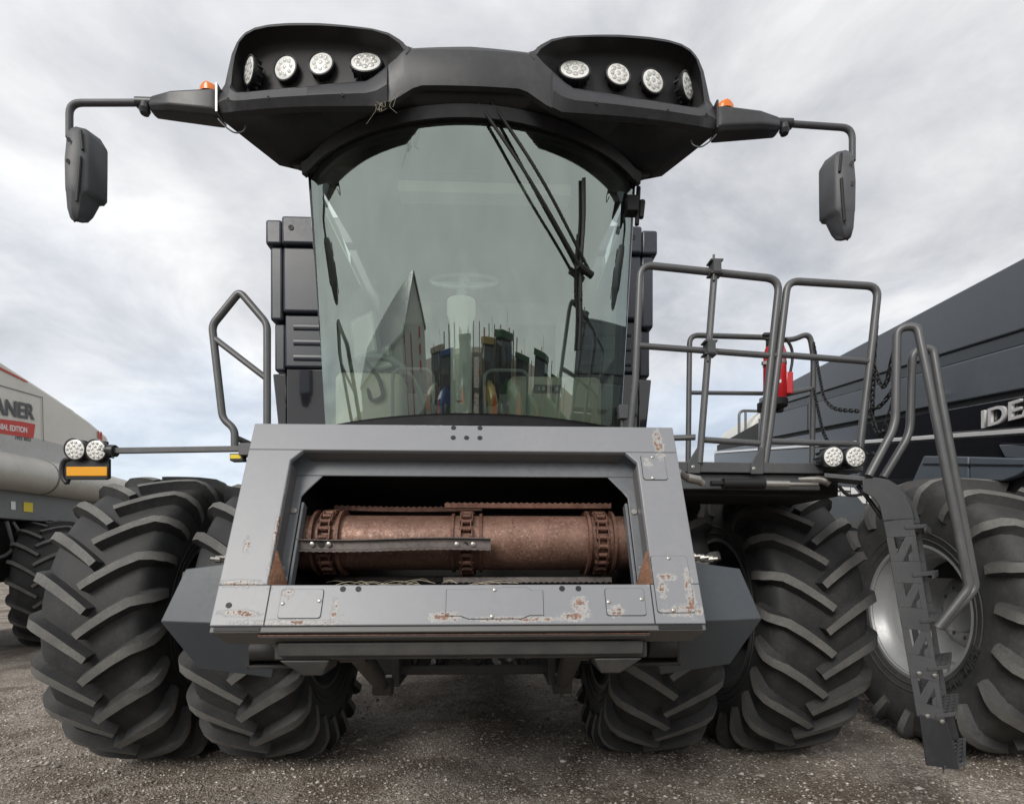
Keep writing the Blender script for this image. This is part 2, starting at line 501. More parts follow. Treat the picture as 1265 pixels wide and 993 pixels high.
# ------------------------------------------------------------------ setting: ground
def struct(o): o['kind'] = 'structure'; return o
gm = mat('gravel_ground', (0.12, 0.11, 0.10), 0.9, 0, 0.25)
t = gm.node_tree
tcg = N(t, 'ShaderNodeTexCoord'); P = tcg.outputs['Object']
vo = N(t, 'ShaderNodeTexVoronoi'); vo.inputs['Scale'].default_value = 72; link(t, P, vo.inputs['Vector'])
vo2 = N(t, 'ShaderNodeTexVoronoi'); vo2.inputs['Scale'].default_value = 160; link(t, P, vo2.inputs['Vector'])
sepc = N(t, 'ShaderNodeSeparateColor'); link(t, vo.outputs['Color'], sepc.inputs[0])
sepd = N(t, 'ShaderNodeSeparateColor'); link(t, vo2.outputs['Color'], sepd.inputs[0])
stone = ramp(t, sepc.outputs[0], [(0.0, (0.17, 0.148, 0.13)), (0.5, (0.29, 0.260, 0.232)), (0.85, (0.44, 0.40, 0.365)), (1.0, (0.66, 0.62, 0.57))])
fine = ramp(t, sepd.outputs[0], [(0.0, (0.18, 0.157, 0.137)), (0.7, (0.31, 0.278, 0.247)), (1.0, (0.52, 0.48, 0.435))])
gc = mixc(t, ramp(t, noise(t, P, 4.0, 5), [(0.4, 0.0), (0.6, 1.0)]), stone, fine)
dirt = ramp(t, noise(t, P, 1.3, 8, 0.7, 0.5), [(0.42, 0.0), (0.58, 1.0)])
gc2 = N(t, 'ShaderNodeMix', data_type='RGBA', blend_type='MULTIPLY'); gc2.inputs[0].default_value = 1
link(t, gc, gc2.inputs[6])
link(t, mixc(t, dirt, (0.55, 0.49, 0.44), (1.12, 1.09, 1.05)), gc2.inputs[7])
link(t, gc2.outputs[2], bsdf(gm).inputs['Base Color'])
bn = N(t, 'ShaderNodeBump'); bn.inputs['Strength'].default_value = 1.0; bn.inputs['Distance'].default_value = 0.014
hh = math_n(t, 'ADD', math_n(t, 'MULTIPLY', vo.outputs['Distance'], -0.8), math_n(t, 'MULTIPLY', vo2.outputs['Distance'], -0.4))
hh = math_n(t, 'ADD', hh, math_n(t, 'MULTIPLY', noise(t, P, 18, 6), 0.8))
link(t, hh, bn.inputs['Height']); link(t, bn.outputs[0], bsdf(gm).inputs['Normal'])

def hgt(x, y):
    """gentle ruts and lumps of the yard"""
    a = 0.012 * math.sin(1.7 * x + 0.6 * y) * math.sin(0.9 * y - 0.4 * x + 1.0) + 0.008 * math.sin(4.3 * x - 1.1 * y + 2) + 0.006 * math.sin(7.1 * y + 3.3 * x)
    return a - 0.012
gb = MB()
xs = sorted(set([-2000, -400, -120, -50, -25, -14] + list(np.linspace(-9, 9, 121)) + [14, 25, 50, 120, 400, 2000]))
ys = sorted(set([-400, -120, -50, -20, -8, -3] + list(np.linspace(-1, 14, 101)) + [18, 25, 40, 80, 200, 600, 2500]))
nx = len(xs)
vsx = [(x, y, hgt(x, y) if (abs(x) <= 9 and -1 <= y <= 14) else -0.012) for y in ys for x in xs]
fsx = [(j * nx + i, j * nx + i + 1, (j + 1) * nx + i + 1, (j + 1) * nx + i) for j in range(len(ys) - 1) for i in range(nx - 1)]
gb.add(vsx, fsx)
struct(gb.build('ground', gm, smooth=180, fixn=False))
fm = weathered('dry_field', (0.36, 0.32, 0.16), (0.22, 0.25, 0.09), 0.9, 0.05, 0.8)
fb = MB().add([(-2500, 45, 0.03), (2500, 45, 0.03), (2500, 2400, 0.03), (-2500, 2400, 0.03)], [(0, 1, 2, 3)])
struct(fb.build('field', fm, fixn=False))

# loose stones lying on the yard: one uncountable thing
rng = np.random.default_rng(3)
NS = 100000
px = rng.uniform(-5.2, 5.2, NS * 2); py = 1.6 + 7.5 * rng.random(NS * 2) ** 1.5
keep = np.abs(px) < 1.15 * py + 0.3
px, py = px[keep][:NS], py[keep][:NS]
n = len(px)
sz = 0.0032 + 0.0085 * rng.random(n) ** 3.5
sz = np.where(rng.random(n) < 0.006, rng.uniform(0.013, 0.024, n), sz)
hz = np.array([hgt(a, b) for a, b in zip(px, py)])
octv = np.array([(1, 0, 0), (-1, 0, 0), (0, 1, 0), (0, -1, 0), (0, 0, 1), (0, 0, -1)], float)
octf = np.array([(0, 2, 4), (2, 1, 4), (1, 3, 4), (3, 0, 4), (2, 0, 5), (1, 2, 5), (3, 1, 5), (0, 3, 5)])
jit = 1 + rng.uniform(-0.35, 0.35, (n, 6, 1))
vv = octv[None] * jit + rng.uniform(-0.25, 0.25, (n, 6, 3))
ang = rng.uniform(0, 2 * PI, n); ca, sa = np.cos(ang), np.sin(ang)
vx = vv[:, :, 0] * ca[:, None] - vv[:, :, 1] * sa[:, None]; vy = vv[:, :, 0] * sa[:, None] + vv[:, :, 1] * ca[:, None]
fl = rng.uniform(0.45, 0.8, n)
vv = np.stack([vx * sz[:, None] * 1.25, vy * sz[:, None], vv[:, :, 2] * (sz * fl)[:, None]], -1)
vv += np.stack([px, py, hz + sz * 0.25], -1)[:, None, :]
ff = (octf[None] + (np.arange(n) * 6)[:, None, None]).reshape(-1)
me = bpy.data.meshes.new('gravel')
me.vertices.add(n * 6); me.vertices.foreach_set('co', vv.reshape(-1))
me.loops.add(len(ff)); me.loops.foreach_set('vertex_index', ff.astype(np.int32))
me.polygons.add(n * 8); me.polygons.foreach_set('loop_start', np.arange(0, n * 24, 3, dtype=np.int32))
me.update(calc_edges=True); me.validate()
sm_ = mat('loose_stone', (0.15, 0.14, 0.13), 0.85, 0, 0.3)
t = sm_.node_tree
ge = N(t, 'ShaderNodeNewGeometry')
link(t, ramp(t, ge.outputs['Random Per Island'], [(0.0, (0.16, 0.14, 0.122)), (0.45, (0.29, 0.261, 0.233)), (0.85, (0.46, 0.42, 0.38)), (1.0, (0.70, 0.66, 0.61))]), bsdf(sm_).inputs['Base Color'])
me.materials.append(sm_)
go = bpy.data.objects.new('gravel', me); C.objects.link(go)
go['kind'] = 'stuff'; go['label'] = 'loose grey brown gravel stones scattered over the yard'; go['category'] = 'gravel'

# ------------------------------------------------------------------ tyres
def tyre_mesh(Rad, W, rim_r, lugs, lug_h=0.055, lug_w=0.052, flat=0.965, sweep=0.29, seglen=96):
    """axis = X, lugs form a V that points down on the -Y side. mat 0 rubber, 1 lug face"""
    b = MB()
    rc = Rad - lug_h; h = W / 2
    prof = [(0.0, rc), (0.30 * h, rc - 0.001), (0.60 * h, rc - 0.004), (0.82 * h, rc - 0.012), (0.92 * h, rc - 0.034), (0.975 * h, rc - 0.08), (1.0 * h, rc - 0.15), (1.0 * h, rc - 0.21), (0.95 * h, rc - 0.28), (0.88 * h, rim_r + 0.035), (0.84 * h, rim_r + 0.012), (0.80 * h, rim_r - 0.01)]
    full = [(-x, r) for x, r in prof[::-1]] + prof[1:]
    b.lathe(full, seglen, 0, caps=False)
    # side ring mouldings
    pa = np.array(prof[:9]); ds = np.r_[0, np.cumsum(np.hypot(np.diff(pa[:, 0]), np.diff(pa[:, 1])))]
    pitch = 2 * PI / lugs
    tend = ds[6]
    for side in (1, -1):
        for k in range(lugs):
            ph0 = k * pitch + (pitch / 2 if side < 0 else 0)
            st = []
            for s in (-0.055, 0.0, 0.12, 0.25, 0.38, 0.5, 0.6, 0.68, 0.75, 0.81, 0.87, 0.93, 1.0, 1.06, 1.12):
                tt = s * tend
                x = np.interp(abs(tt), ds, pa[:, 0]) * (1 if tt >= 0 else -1); r = np.interp(abs(tt), ds, pa[:, 1])
                e = 1e-3
                dx = np.interp(abs(tt) + e, ds, pa[:, 0]) - np.interp(max(abs(tt) - e, 0), ds, pa[:, 0]); dr = np.interp(abs(tt) + e, ds, pa[:, 1]) - np.interp(max(abs(tt) - e, 0), ds, pa[:, 1])
                L = math.hypot(dx, dr) or 1
                nxn, nrn = -dr / L * (1 if tt >= 0 else -1), dx / L
                hgt_ = lug_h * (1.0 if s < 0.8 else max(0.1, 1.0 - (s - 0.8) * 2.0))
                th = sweep * (1 - (1 - min(max(s, -0.1), 1.12) / 1.15) ** 1.3)
                if s < 0: th = sweep * s * 1.3
                st.append((x, r, nxn, nrn, hgt_, th, s))
            rings = []
            for i, (x, r, nxn, nrn, hh_, th, s) in enumerate(st):
                a = st[max(i - 1, 0)]; c = st[min(i + 1, len(st) - 1)]
                tx, tth = (c[0] - a[0]), (c[5] - a[5]) * rc
                trr = c[1] - a[1]
                ll = math.sqrt(tx * tx + tth * tth + trr * trr) or 1
                # perpendicular within the tread surface (axial/profile, circumferential)
                tp = math.hypot(tx, trr) / ll * (1 if (tx >= 0) else -1); tc_ = tth / ll
                pxp, pcp = -tc_, tp
                profd = (nrn, -nxn) if s >= 0 else (nrn, -nxn)
                wid = lug_w * (0.82 + 0.35 * max(s, 0))
                def pt(off, hgt2):
                    dxp = pxp * off * profd[0]; drp = pxp * off * profd[1]; dth = pcp * off / rc
                    X = x + dxp + nxn * hgt2; Rr = r + drp + nrn * hgt2
                    ph = ph0 + th + dth
                    return (side * X, -Rr * math.cos(ph), Rr * math.sin(ph))
                rings.append([pt(-wid * 0.86, -0.01), pt(-wid * 0.60, hh_ * 0.5), pt(-wid * 0.48, hh_), pt(wid * 0.48, hh_), pt(wid * 0.60, hh_ * 0.5), pt(wid * 0.86, -0.01)])
            o = len(b.v)
            b.v += [p for rg in rings for p in rg]
            for i in range(len(rings) - 1):
                for j in range(5):
                    b.f.append((o + i * 6 + j, o + i * 6 + j + 1, o + (i + 1) * 6 + j + 1, o + (i + 1) * 6 + j)); b.m.append(1 if j == 2 else 0)
            b.f.append(tuple(o + j for j in range(6))); b.m.append(0)
            b.f.append(tuple(o + (len(rings) - 1) * 6 + j for j in range(6))[::-1]); b.m.append(0)
    # side-wall bead ridges
    for sd_ in (1, -1):
        for rr in (rim_r + 0.06, rim_r + 0.11):
            x = np.interp(rr, [p[1] for p in prof[::-1]], [p[0] for p in prof[::-1]])
            b.rings([[(sd_ * (x + dx), (rr + dr) * math.cos(2 * PI * k / 72), (rr + dr) * math.sin(2 * PI * k / 72)) for k in range(72)] for dx, dr in ((-0.004, -0.008), (0.006, 0.0), (-0.004, 0.008))], 0, True, False)
    # flattened where it carries the load
    zc = -Rad * flat
    b.v = [(x * (1.0 + 0.10 * max(0, (-z - Rad * 0.7)) / Rad), y, max(z, zc)) for x, y, z in b.v]
    return b
def rim_mesh(rim_r, W, dish):
    b = MB(); h = W / 2 * 0.82
    # axis X, open dish towards -X
    b.lathe([(-h, rim_r + 0.035), (-h - 0.012, rim_r + 0.030), (-h - 0.010, rim_r - 0.002), (-h + 0.03, rim_r - 0.015), (-h + 0.06, rim_r - 0.045), (-h + 0.13, rim_r - 0.055), (-h + 0.15, rim_r - 0.085), (dish - 0.05, rim_r - 0.10), (dish, rim_r - 0.15), (dish + 0.03, 0.28), (dish + 0.0, 0.24), (dish - 0.02, 0.16), (dish - 0.05, 0.15), (dish - 0.055, 0.0)], 64, caps=False)
    b.lathe([(h, rim_r + 0.035), (h, rim_r - 0.02), (0, rim_r - 0.06), (-h + 0.16, rim_r - 0.075)], 64, caps=False)
    return b
def bolts_ring(r, n, x, br=0.014, ln=0.03):
    b = MB()
    for k in range(n):
        a = 2 * PI * k / n
        b.lathe([(x - ln, 0.0), (x - ln, br), (x, br)], 6, T=Matrix.Translation((0, r * math.cos(a), r * math.sin(a))), caps=False)
    return b

# ------------------------------------------------------------------ the combine in the middle
YAW = 2.2
combine = empty('combine_harvester', 'big black and grey combine facing the camera with open rusty intake and no header attached', 'combine harvester', (-0.254, 3.9, 0), R(YAW))
MC = Matrix.Translation((-0.254, 3.9, 0)) @ Matrix.Rotation(R(YAW), 4, 'Z')
MCI = MC.inverted()
def L(u, v, d):
    """survey point (picture column, row, distance in metres) in the combine's own metres"""
    return MCI @ Vector(((u - 632.5) * d / 650, d, CAMH + (690 - v) * d / 650))

# wheels: four duals in front
tb = tyre_mesh(0.985, 0.585, 0.533, 23, 0.057, 0.052, sweep=0.275)
def wheel(parent, loc, first=None, rz=0.0, mats=('rubber', 'rubber_lug'), tm=None, rimmat='frame_grey', rim=None, side=1):
    if first is None:
        wmesh = rim if rim else rim_mesh(0.533, 0.585, 0.10)
        wo_ = wmesh.build('wheel', rimmat, parent, smooth=40)
        (tm or tb).build('tyre', list(mats), wo_, smooth=38, fixn=True)
        bolts_ring(0.2, 12, 0.10).build('wheel_bolt', 'bare_steel', wo_)
    else:
        wo_ = copy_tree(first, parent)
    wo_.location = loc; wo_.rotation_euler = (0, 0, rz)
    return wo_
w0 = wheel(combine, (-2.125, 0, 0.95))
for x, tw in ((-1.325, 0.05), (1.15, 0.11), (2.04, 0.02)):
    q_ = wheel(combine, (x, 0, 0.95), w0)
# rear steering wheels, mostly hidden
rt = tyre_mesh(0.72, 0.52, 0.38, 18, 0.045, 0.045)
wr = wheel(combine, (-1.45, 4.3, 0.70), tm=rt, rim=rim_mesh(0.38, 0.52, 0.1))
wheel(combine, (1.45, 4.3, 0.70), wr)

# axle, chassis and underbody
b = MB()
b.box(-2.3, 2.3, -0.12, 0.12, 0.83, 1.07)
b.box(-0.70, 0.70, -0.30, 0.35, 0.56, 1.15)
for s in (-1, 1):
    b.box(s * 0.74 - 0.1, s * 0.74 + 0.1, -0.22, 0.28, 0.60, 1.25)
    b.lathe([(-0.1, 0.26), (0.1, 0.26)], 24, T=Matrix.Translation((s * 1.62, 0, 0.95)))
b.build('axle', 'deep_black', combine, 0.012)
b = MB()
b.box(-0.80, 0.80, 0.1, 4.6, 1.0, 2.4)
b.box(-0.72, 0.72, 0.6, 3.4, 0.50, 1.1)
b.box(-1.3, 1.3, 4.2, 4.4, 0.6, 0.8)
b.build('chassis', 'under_black', combine, 0.02)
# crossbar, hoses and valves under the intake
b = MB()
b.box(-0.46, 0.46, -0.74, -0.68, 0.655, 0.705)
for s in (-1, 1):
    b.box(s * 0.46 - 0.022, s * 0.46 + 0.022, -0.8, -0.3, 0.60, 0.90)
b.build('lower_crossbar', 'dark_beam', combine, 0.006)
b = MB()
for k in range(16):
    x0 = rnd.uniform(-0.42, 0.4); x1 = x0 + rnd.uniform(-0.2, 0.2)
    b.tube([(x0, -0.62, 0.86), ((x0 + x1) / 2, -0.66 - rnd.random() * 0.06, rnd.uniform(0.62, 0.72)), (x1, -0.62, 0.86)], rnd.uniform(0.008, 0.014), 7, 0.1)
b.build('hydraulic_hoses', 'chain_steel', combine)
b = MB()
for k in range(14):
    x0 = rnd.uniform(0.1, 0.38) if k < 9 else rnd.uniform(-0.4, 0); z0 = rnd.uniform(0.69, 0.76)
    b.lathe([(-0.02, 0.0), (-0.02, 0.014), (0.01, 0.014), (0.01, 0.018), (0.03, 0.018), (0.03, 0)], 8, T=frame_to((x0, -0.65, z0), (rnd.uniform(-0.4, 0.4), -1, rnd.uniform(-0.3, 0.5))), caps=False)
b.build('valve_fittings', 'bare_steel', combine)

# ------------------------------------------------------------------ intake (feeder house)
FB, FT, ZB, ZT = -2.05, -1.70, 1.118, 1.908       # y and z of the face at bottom and top
HW = 0.872
FL = math.hypot(FT - FB, ZT - ZB)
TD = Vector((0, (FT - FB) / FL, (ZT - ZB) / FL))
ND = Vector((0, -TD.z, TD.y))
def F(s, t, off=0.0):
    """point on the sloping face: s across, t = metres up the slope, off = metres proud of it"""
    return Vector((s, FB, ZB)) + TD * t + ND * off
OW, OB, OT = 0.70, 0.152, 0.735
spots = []
for (s, t, rs_, rt_) in [(-0.78, 0.045, 0.12, 0.016), (-0.79, 0.158, 0.13, 0.018), (-0.62, 0.12, 0.03, 0.03), (-0.45, 0.06, 0.02, 0.06), (-0.06, 0.03, 0.10, 0.025), (0.42, 0.07, 0.05, 0.05), (0.40, 0.03, 0.09, 0.02), (0.80, 0.05, 0.13, 0.03), (0.75, 0.18, 0.06, 0.02), (0.73, 0.135, 0.03, 0.05), (0.83, 0.12, 0.03, 0.16), (0.80, 0.78, 0.035, 0.12), (0.74, 0.68, 0.03, 0.03), (-0.69, 0.55, 0.02, 0.16), (-0.70, 0.36, 0.02, 0.14), (0.69, 0.30, 0.015, 0.12), (-0.80, 0.31, 0.02, 0.04), (0.55, 0.05, 0.05, 0.03), (0.2, 0.02, 0.3, 0.012), (-0.6, 0.01, 0.3, 0.014), (0, 0.875, 0.6, 0.008), (-0.69, 0.2, 0.03, 0.09), (0.68, 0.2, 0.03, 0.08)]:
    p = F(s, t); spots.append((p.x, p.y, p.z, rs_, 0.2, rt_ + 0.004))
M['feeder_paint'] = chipped_paint('feeder_paint', (0.228, 0.236, 0.256), spots)

# face frame: ring with rolled outer returns
b = MB()
outer = [(-HW, 0), (HW, 0), (HW, FL), (-HW, FL)]
inner = [(-OW, OB), (OW, OB), (OW, OT - 0.05), (OW - 0.045, OT), (-OW + 0.045, OT), (-OW, OT - 0.05)]
def quad(b, pts, off0, off1, mi=0):
    b.prism([F(s, t, off0) for s, t in pts], ND * (off1 - off0), mi)
th = 0.022
quad(b, [(-HW, 0.0), (HW, 0.0), (HW, OB), (-HW, OB)], -th, 0)
quad(b, [(-HW, OT), (HW, OT), (HW, FL), (-HW, FL)], -th, 0)
for s in (-1, 1):
    quad(b, [(s * HW, OB), (s * OW, OB), (s * OW, OT - 0.05), (s * (OW - 0.045), OT), (s * HW, OT)], -th, 0)
bm_ = b.build('intake_frame', 'feeder_paint', combine, 0.004)
b = MB()                                           # outer side returns and the lower lip
for s in (-1, 1):
    quad(b, [(s * (HW - 0.002), 0.002), (s * (HW - 0.012), 0.002), (s * (HW - 0.012), FL - 0.002), (s * (HW - 0.002), FL - 0.002)], -0.20, -th - 0.0005)
    quad(b, [(s * OW, OB + 0.004), (s * (OW + 0.01), OB + 0.004), (s * (OW + 0.01), OT - 0.05), (s * OW, OT - 0.05)], -0.16, -th - 0.0005)
quad(b, [(-OW + 0.05, OT + 0.001), (OW - 0.05, OT + 0.001), (OW - 0.05, OT + 0.012), (-OW + 0.05, OT + 0.012)], -0.16, -th - 0.0005)
quad(b, [(-HW, -0.022), (HW, -0.022), (HW, -0.001), (-HW, -0.001)], -0.16, -0.008)
quad(b, [(-HW + 0.16, -0.034), (HW - 0.2, -0.034), (HW - 0.2, -0.024), (-HW + 0.16, -0.024)], -0.18, -0.03)
b.build('frame_return', 'beam_grey', combine, 0.003)
b = MB()                                            # worn rusty strip under the lip
quad(b, [(-HW + 0.16, -0.030), (HW - 0.2, -0.030), (HW - 0.2, -0.026), (-HW + 0.16, -0.026)], -0.029, -0.024)
b.build('wear_strip', 'rust_dark', combine)
b = MB()                                            # weld seams and the slotted end channels of the bottom bar
for s in (-1, 1):
    quad(b, [(s * 0.685, 0.0), (s * 0.689, 0.0), (s * 0.689, OB), (s * 0.685, OB)], 0.0, 0.0012)
    quad(b, [(s * 0.70, -0.018), (s * (HW - 0.015), -0.018), (s * (HW - 0.015), -0.004), (s * 0.70, -0.004)], -0.010, -0.004)
b.build('seam', 'deep_black', combine)
# inspection cover plates with bolts
def rrect(s0, s1, t0, t1, r=0.012):
    p = fillet([(s0, t0, 0), (s1, t0, 0), (s1, t1, 0), (s0, t1, 0)], r, 4, True)
    return [(q.x, q.y) for q in p]
covers = [(-0.645, -0.495, 0.025, 0.135), (0.515, 0.66, 0.03, 0.135), (-0.06, 0.29, 0.02, 0.14), (0.70, 0.84, 0.04, 0.265), (0.715, 0.815, 0.60, 0.72)]
for (s0, s1, t0, t1) in covers:
    b = MB(); p = rrect(s0, s1, t0, t1)
    if s1 - s0 > 0.3:
        p = [(s0, t0 + 0.012), (s0 + 0.05, t0 + 0.012), (s0 + 0.08, t0), (s1 - 0.08, t0), (s1 - 0.05, t0 + 0.012), (s1, t0 + 0.012), (s1, t1 - 0.012), (s1 - 0.04, t1 - 0.012), (s1 - 0.06, t1), (s0 + 0.2, t1), (s0 + 0.16, t1 - 0.008), (s0, t1 - 0.008)]
    cx, cy = (s0 + s1) / 2, (t0 + t1) / 2
    quad(b, [(x, y) for x, y in p], 0.0005, 0.0015, 1)
    sx = 1 - 0.0035 / (s1 - s0); sy = 1 - 0.0035 / (t1 - t0)
    quad(b, [(cx + (x - cx) * sx, cy + (y - cy) * sy) for x, y in p], 0.001, 0.004, 0)
    c_ = b.build('cover_plate', ['feeder_paint', 'deep_black'], combine)
    b = MB()
    for bs, bt in ((s0 + 0.012, cy), (s1 - 0.012, cy + 0.01)) if s1 - s0 < 0.3 and t1 < 0.2 else ((cx, t1 - 0.01), (cx - 0.01, t0 + 0.01)):
        b.lathe([(0, 0.0075), (0.003, 0.0075), (0.0045, 0.005), (0.0045, 0)], 12, T=frame_to(F(bs, bt, 0.003), ND), caps=False)
    b.build('bolt', 'bare_steel', c_)
# drilled holes
b = MB()
for s, t in [(-0.055, 0.85), (0.055, 0.85), (-0.055, 0.80), (0.0, 0.80), (0.055, 0.80), (-0.43, 0.135), (-0.375, 0.135), (0.36, 0.135), (0.42, 0.135), (-0.82, 0.075)]:
    b.lathe([(0, 0.0105), (0.0012, 0.0105), (0.0012, 0)], 16, T=frame_to(F(s, t, 0.0005), ND), caps=False)
b.build('bolt_hole', 'deep_black', combine)

# inner plate with chamfered corners, recessed
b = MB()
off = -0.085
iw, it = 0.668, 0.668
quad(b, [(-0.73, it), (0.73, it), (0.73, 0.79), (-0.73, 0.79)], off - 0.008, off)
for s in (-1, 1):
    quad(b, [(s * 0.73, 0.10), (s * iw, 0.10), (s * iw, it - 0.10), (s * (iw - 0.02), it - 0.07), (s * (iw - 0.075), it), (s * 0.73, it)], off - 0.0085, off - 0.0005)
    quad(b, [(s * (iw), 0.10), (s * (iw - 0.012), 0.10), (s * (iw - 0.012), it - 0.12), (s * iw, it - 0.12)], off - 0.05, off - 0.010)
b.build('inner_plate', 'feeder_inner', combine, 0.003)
b = MB()
for s in (-1, 1):
    for t in (0.50, 0.21):
        b.lathe([(0, 0.012), (0.006, 0.012), (0.006, 0.0)], 14, T=frame_to(F(s * 0.686, t, off), ND), caps=False)
b.build('bolt', 'bare_steel', combine)
b = MB()                                            # rusty gussets in the lower corners
for s in (-1, 1):
    b.prism([F(s * 0.699, OB + 0.002, -0.001), F(s * 0.655, OB + 0.002, -0.075), F(s * 0.672, OB + 0.05, -0.06), F(s * 0.699, OB + 0.14, -0.012)], Vector((s * -0.006, 0.004, 0.0)))
b.build('corner_gusset', 'rust_orange', combine)
# housing behind the face
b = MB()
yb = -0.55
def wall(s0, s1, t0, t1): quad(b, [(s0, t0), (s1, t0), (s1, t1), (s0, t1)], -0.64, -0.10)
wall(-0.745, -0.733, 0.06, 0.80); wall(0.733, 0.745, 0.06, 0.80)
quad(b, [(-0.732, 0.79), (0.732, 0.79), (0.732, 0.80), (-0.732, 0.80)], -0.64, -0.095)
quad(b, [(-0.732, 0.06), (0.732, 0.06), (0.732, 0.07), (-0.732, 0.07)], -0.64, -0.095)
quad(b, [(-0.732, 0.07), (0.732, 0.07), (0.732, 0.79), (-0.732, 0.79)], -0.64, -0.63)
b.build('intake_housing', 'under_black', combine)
b = MB()
for s in (-1, 1):
    b.box(min(s * 0.735, s * 0.86), max(s * 0.735, s * 0.86), -1.72, -0.6, 1.15, 1.62)
b.build('housing_side', 'beam_grey', combine, 0.01)

# front drum
DY, DZ, DR, DL = -1.640, 1.418, 0.116, 0.702
b = MB()
b.lathe([(-DL, 0.0), (-DL, DR - 0.006), (-DL + 0.006, DR), (DL - 0.006, DR), (DL, DR - 0.006), (DL, 0.0)], 64, T=Matrix.Translation((0, DY, DZ)), caps=False)
drum = b.build('intake_drum', 'rust', combine)
CH = (-0.572, 0.0, 0.560)
b = MB()
for i, x in enumerate(CH):
    for dx in ((-0.052, 0.052) if i != 1 else (-0.058, 0.058)):
        b.lathe([(-0.006, DR), (-0.006, DR + 0.022 - (0.012 if i == 1 else 0)), (0.006, DR + 0.022 - (0.012 if i == 1 else 0)), (0.006, DR)], 64, T=Matrix.Translation((x + dx, DY, DZ)), caps=False)
b.build('chain_guide', 'rust_dark', drum)
for x in CH:
    b = MB()
    rr = DR + 0.012; pitch = 0.0375; na = int(PI * rr / pitch) + 1
    pts = []
    for k in range(8): pts.append((DY + 0.02 + (7 - k) * pitch, DZ + rr + 0.004, 0.0))
    for k in range(na + 1):
        a = PI / 2 + PI * k / na
        pts.append((DY + rr * math.cos(a), DZ + rr * math.sin(a), a - PI / 2))
    for k in range(8): pts.append((DY + 0.02 + k * pitch, DZ - rr - 0.004, PI))
    for i, (yy, zz_, a) in enumerate(pts):
        b.lathe([(-0.017, 0.0), (-0.017, 0.011), (0.017, 0.011), (0.017, 0)], 12, T=Matrix.Translation((x, yy, zz_)), caps=False)
        b.lathe([(-0.029, 0.0), (-0.029, 0.0055), (0.029, 0.0055), (0.029, 0)], 8, T=Matrix.Translation((x, yy, zz_)), caps=False)
        if i + 1 < len(pts):
            y2, z2, _ = pts[i + 1]
            d = Vector((0, y2 - yy, z2 - zz_)); ln_ = d.length
            T = frame_to((x, (yy + y2) / 2, (zz_ + z2) / 2), d, (1, 0, 0))
            o_ = 0.018 if i % 2 else 0.0235
            for sgn in (-1, 1):
                b.box(-ln_ / 2 - 0.009, ln_ / 2 + 0.009, -0.0105, 0.0105, sgn * o_ - 0.0022, sgn * o_ + 0.0022, 0, T)
    b.build('roller_chain', 'rust_dark', combine, smooth=30)
def slat(x0, x1, y, z, up, name='conveyor_slat', m='slat', bow=0.0, bolts=()):
    """channel bar with a serrated crest; up = direction the crest points"""
    b = MB(); u_ = Vector(up).normalized(); f_ = Vector((1, 0, 0)).cross(u_)
    if abs(f_.y) > 0.5 and f_.y > 0: f_ = -f_
    n = int((x1 - x0) / 0.012)
    rings = []
    for i in range(n + 1):
        x = x0 + (x1 - x0) * i / n
        bz = bow * math.sin(PI * i / n)
        c = Vector((x, y, z)) + Vector((0, 0, bz))
        hgt2 = 0.023 if i % 2 else 0.018
        rings.append([c - f_ * 0.022, c - f_ * 0.022 + u_ * 0.005, c - f_ * 0.002 + u_ * 0.007, c + f_ * 0.004 + u_ * hgt2, c + f_ * 0.009 + u_ * hgt2, c + f_ * 0.011, c + f_ * 0.006 - u_ * 0.004])
    b.rings(rings)
    return b.build(name, m, combine, smooth=25)
# front slat is a flat-faced channel turned towards the camera
b = MB()
n = 60; rings = []
for i in range(n + 1):
    k = i / n; x = -0.690 + 0.79 * k
    z = 1.407 - 0.002 * math.cos(k * PI) - 0.0035 * math.sin(k * PI * 2)
    y = DY - DR - 0.034 + 0.004 * math.sin(k * 7)
    tt = 0.0022 if i % 2 else -0.001
    rings.append([(x, y - 0.022, z + 0.024), (x, y, z + 0.021), (x, y, z - 0.019), (x, y - 0.022, z - 0.025 - tt), (x, y - 0.022, z - 0.021), (x, y - 0.008, z - 0.014), (x, y - 0.006, z + 0.017), (x, y - 0.022, z + 0.020)])
b.rings(rings)
fs_ = b.build('conveyor_slat', 'slat', combine, smooth=25)
b = MB()
for x in (-0.605, -0.540, -0.035, 0.030):
    b.lathe([(0, 0.0105), (0.007, 0.0105), (0.009, 0.006), (0.009, 0)], 6, T=frame_to((x, DY - DR - 0.040, 1.407), (0, -1, 0)), caps=False)
b.build('bolt', 'bare_steel', fs_)
b = MB()
for x in (-0.572, 0.0):
    b.lathe([(0, 0.012), (0.0015, 0.012), (0.0015, 0)], 14, T=frame_to((x, DY - DR - 0.0405, 1.407), (0, -1, 0)), caps=False)
b.build('slat_hole', 'deep_black', fs_)
slat(-0.095, 0.615, DY - 0.02, DZ + DR + 0.034, (0, -0.15, 1), m='rust_dark')
slat(-0.60, 0.06, DY + 0.12, DZ + DR + 0.034, (0, 0, 1), m='rust_dark', bow=-0.006)
slat(-0.10, 0.615, DY - 0.03, DZ - DR - 0.034, (0, -0.25, -1))
slat(-0.60, 0.06, DY + 0.12, DZ - DR - 0.034, (0, 0, -1))
b = MB()                                            # straw caught at the bottom
for k in range(30):
    x = rnd.uniform(-0.6, 0.1); y = rnd.uniform(-1.85, -1.6); a = rnd.uniform(-0.6, 0.6); l = rnd.uniform(0.05, 0.16)
    z = 1.235 + rnd.random() * 0.02
    b.tube([(x, y, z), (x + l / 2 * math.cos(a), y + l / 2 * math.sin(a), z + rnd.uniform(0, 0.02)), (x + l * math.cos(a), y + l * math.sin(a), z)], 0.0012, 4, 0.03)
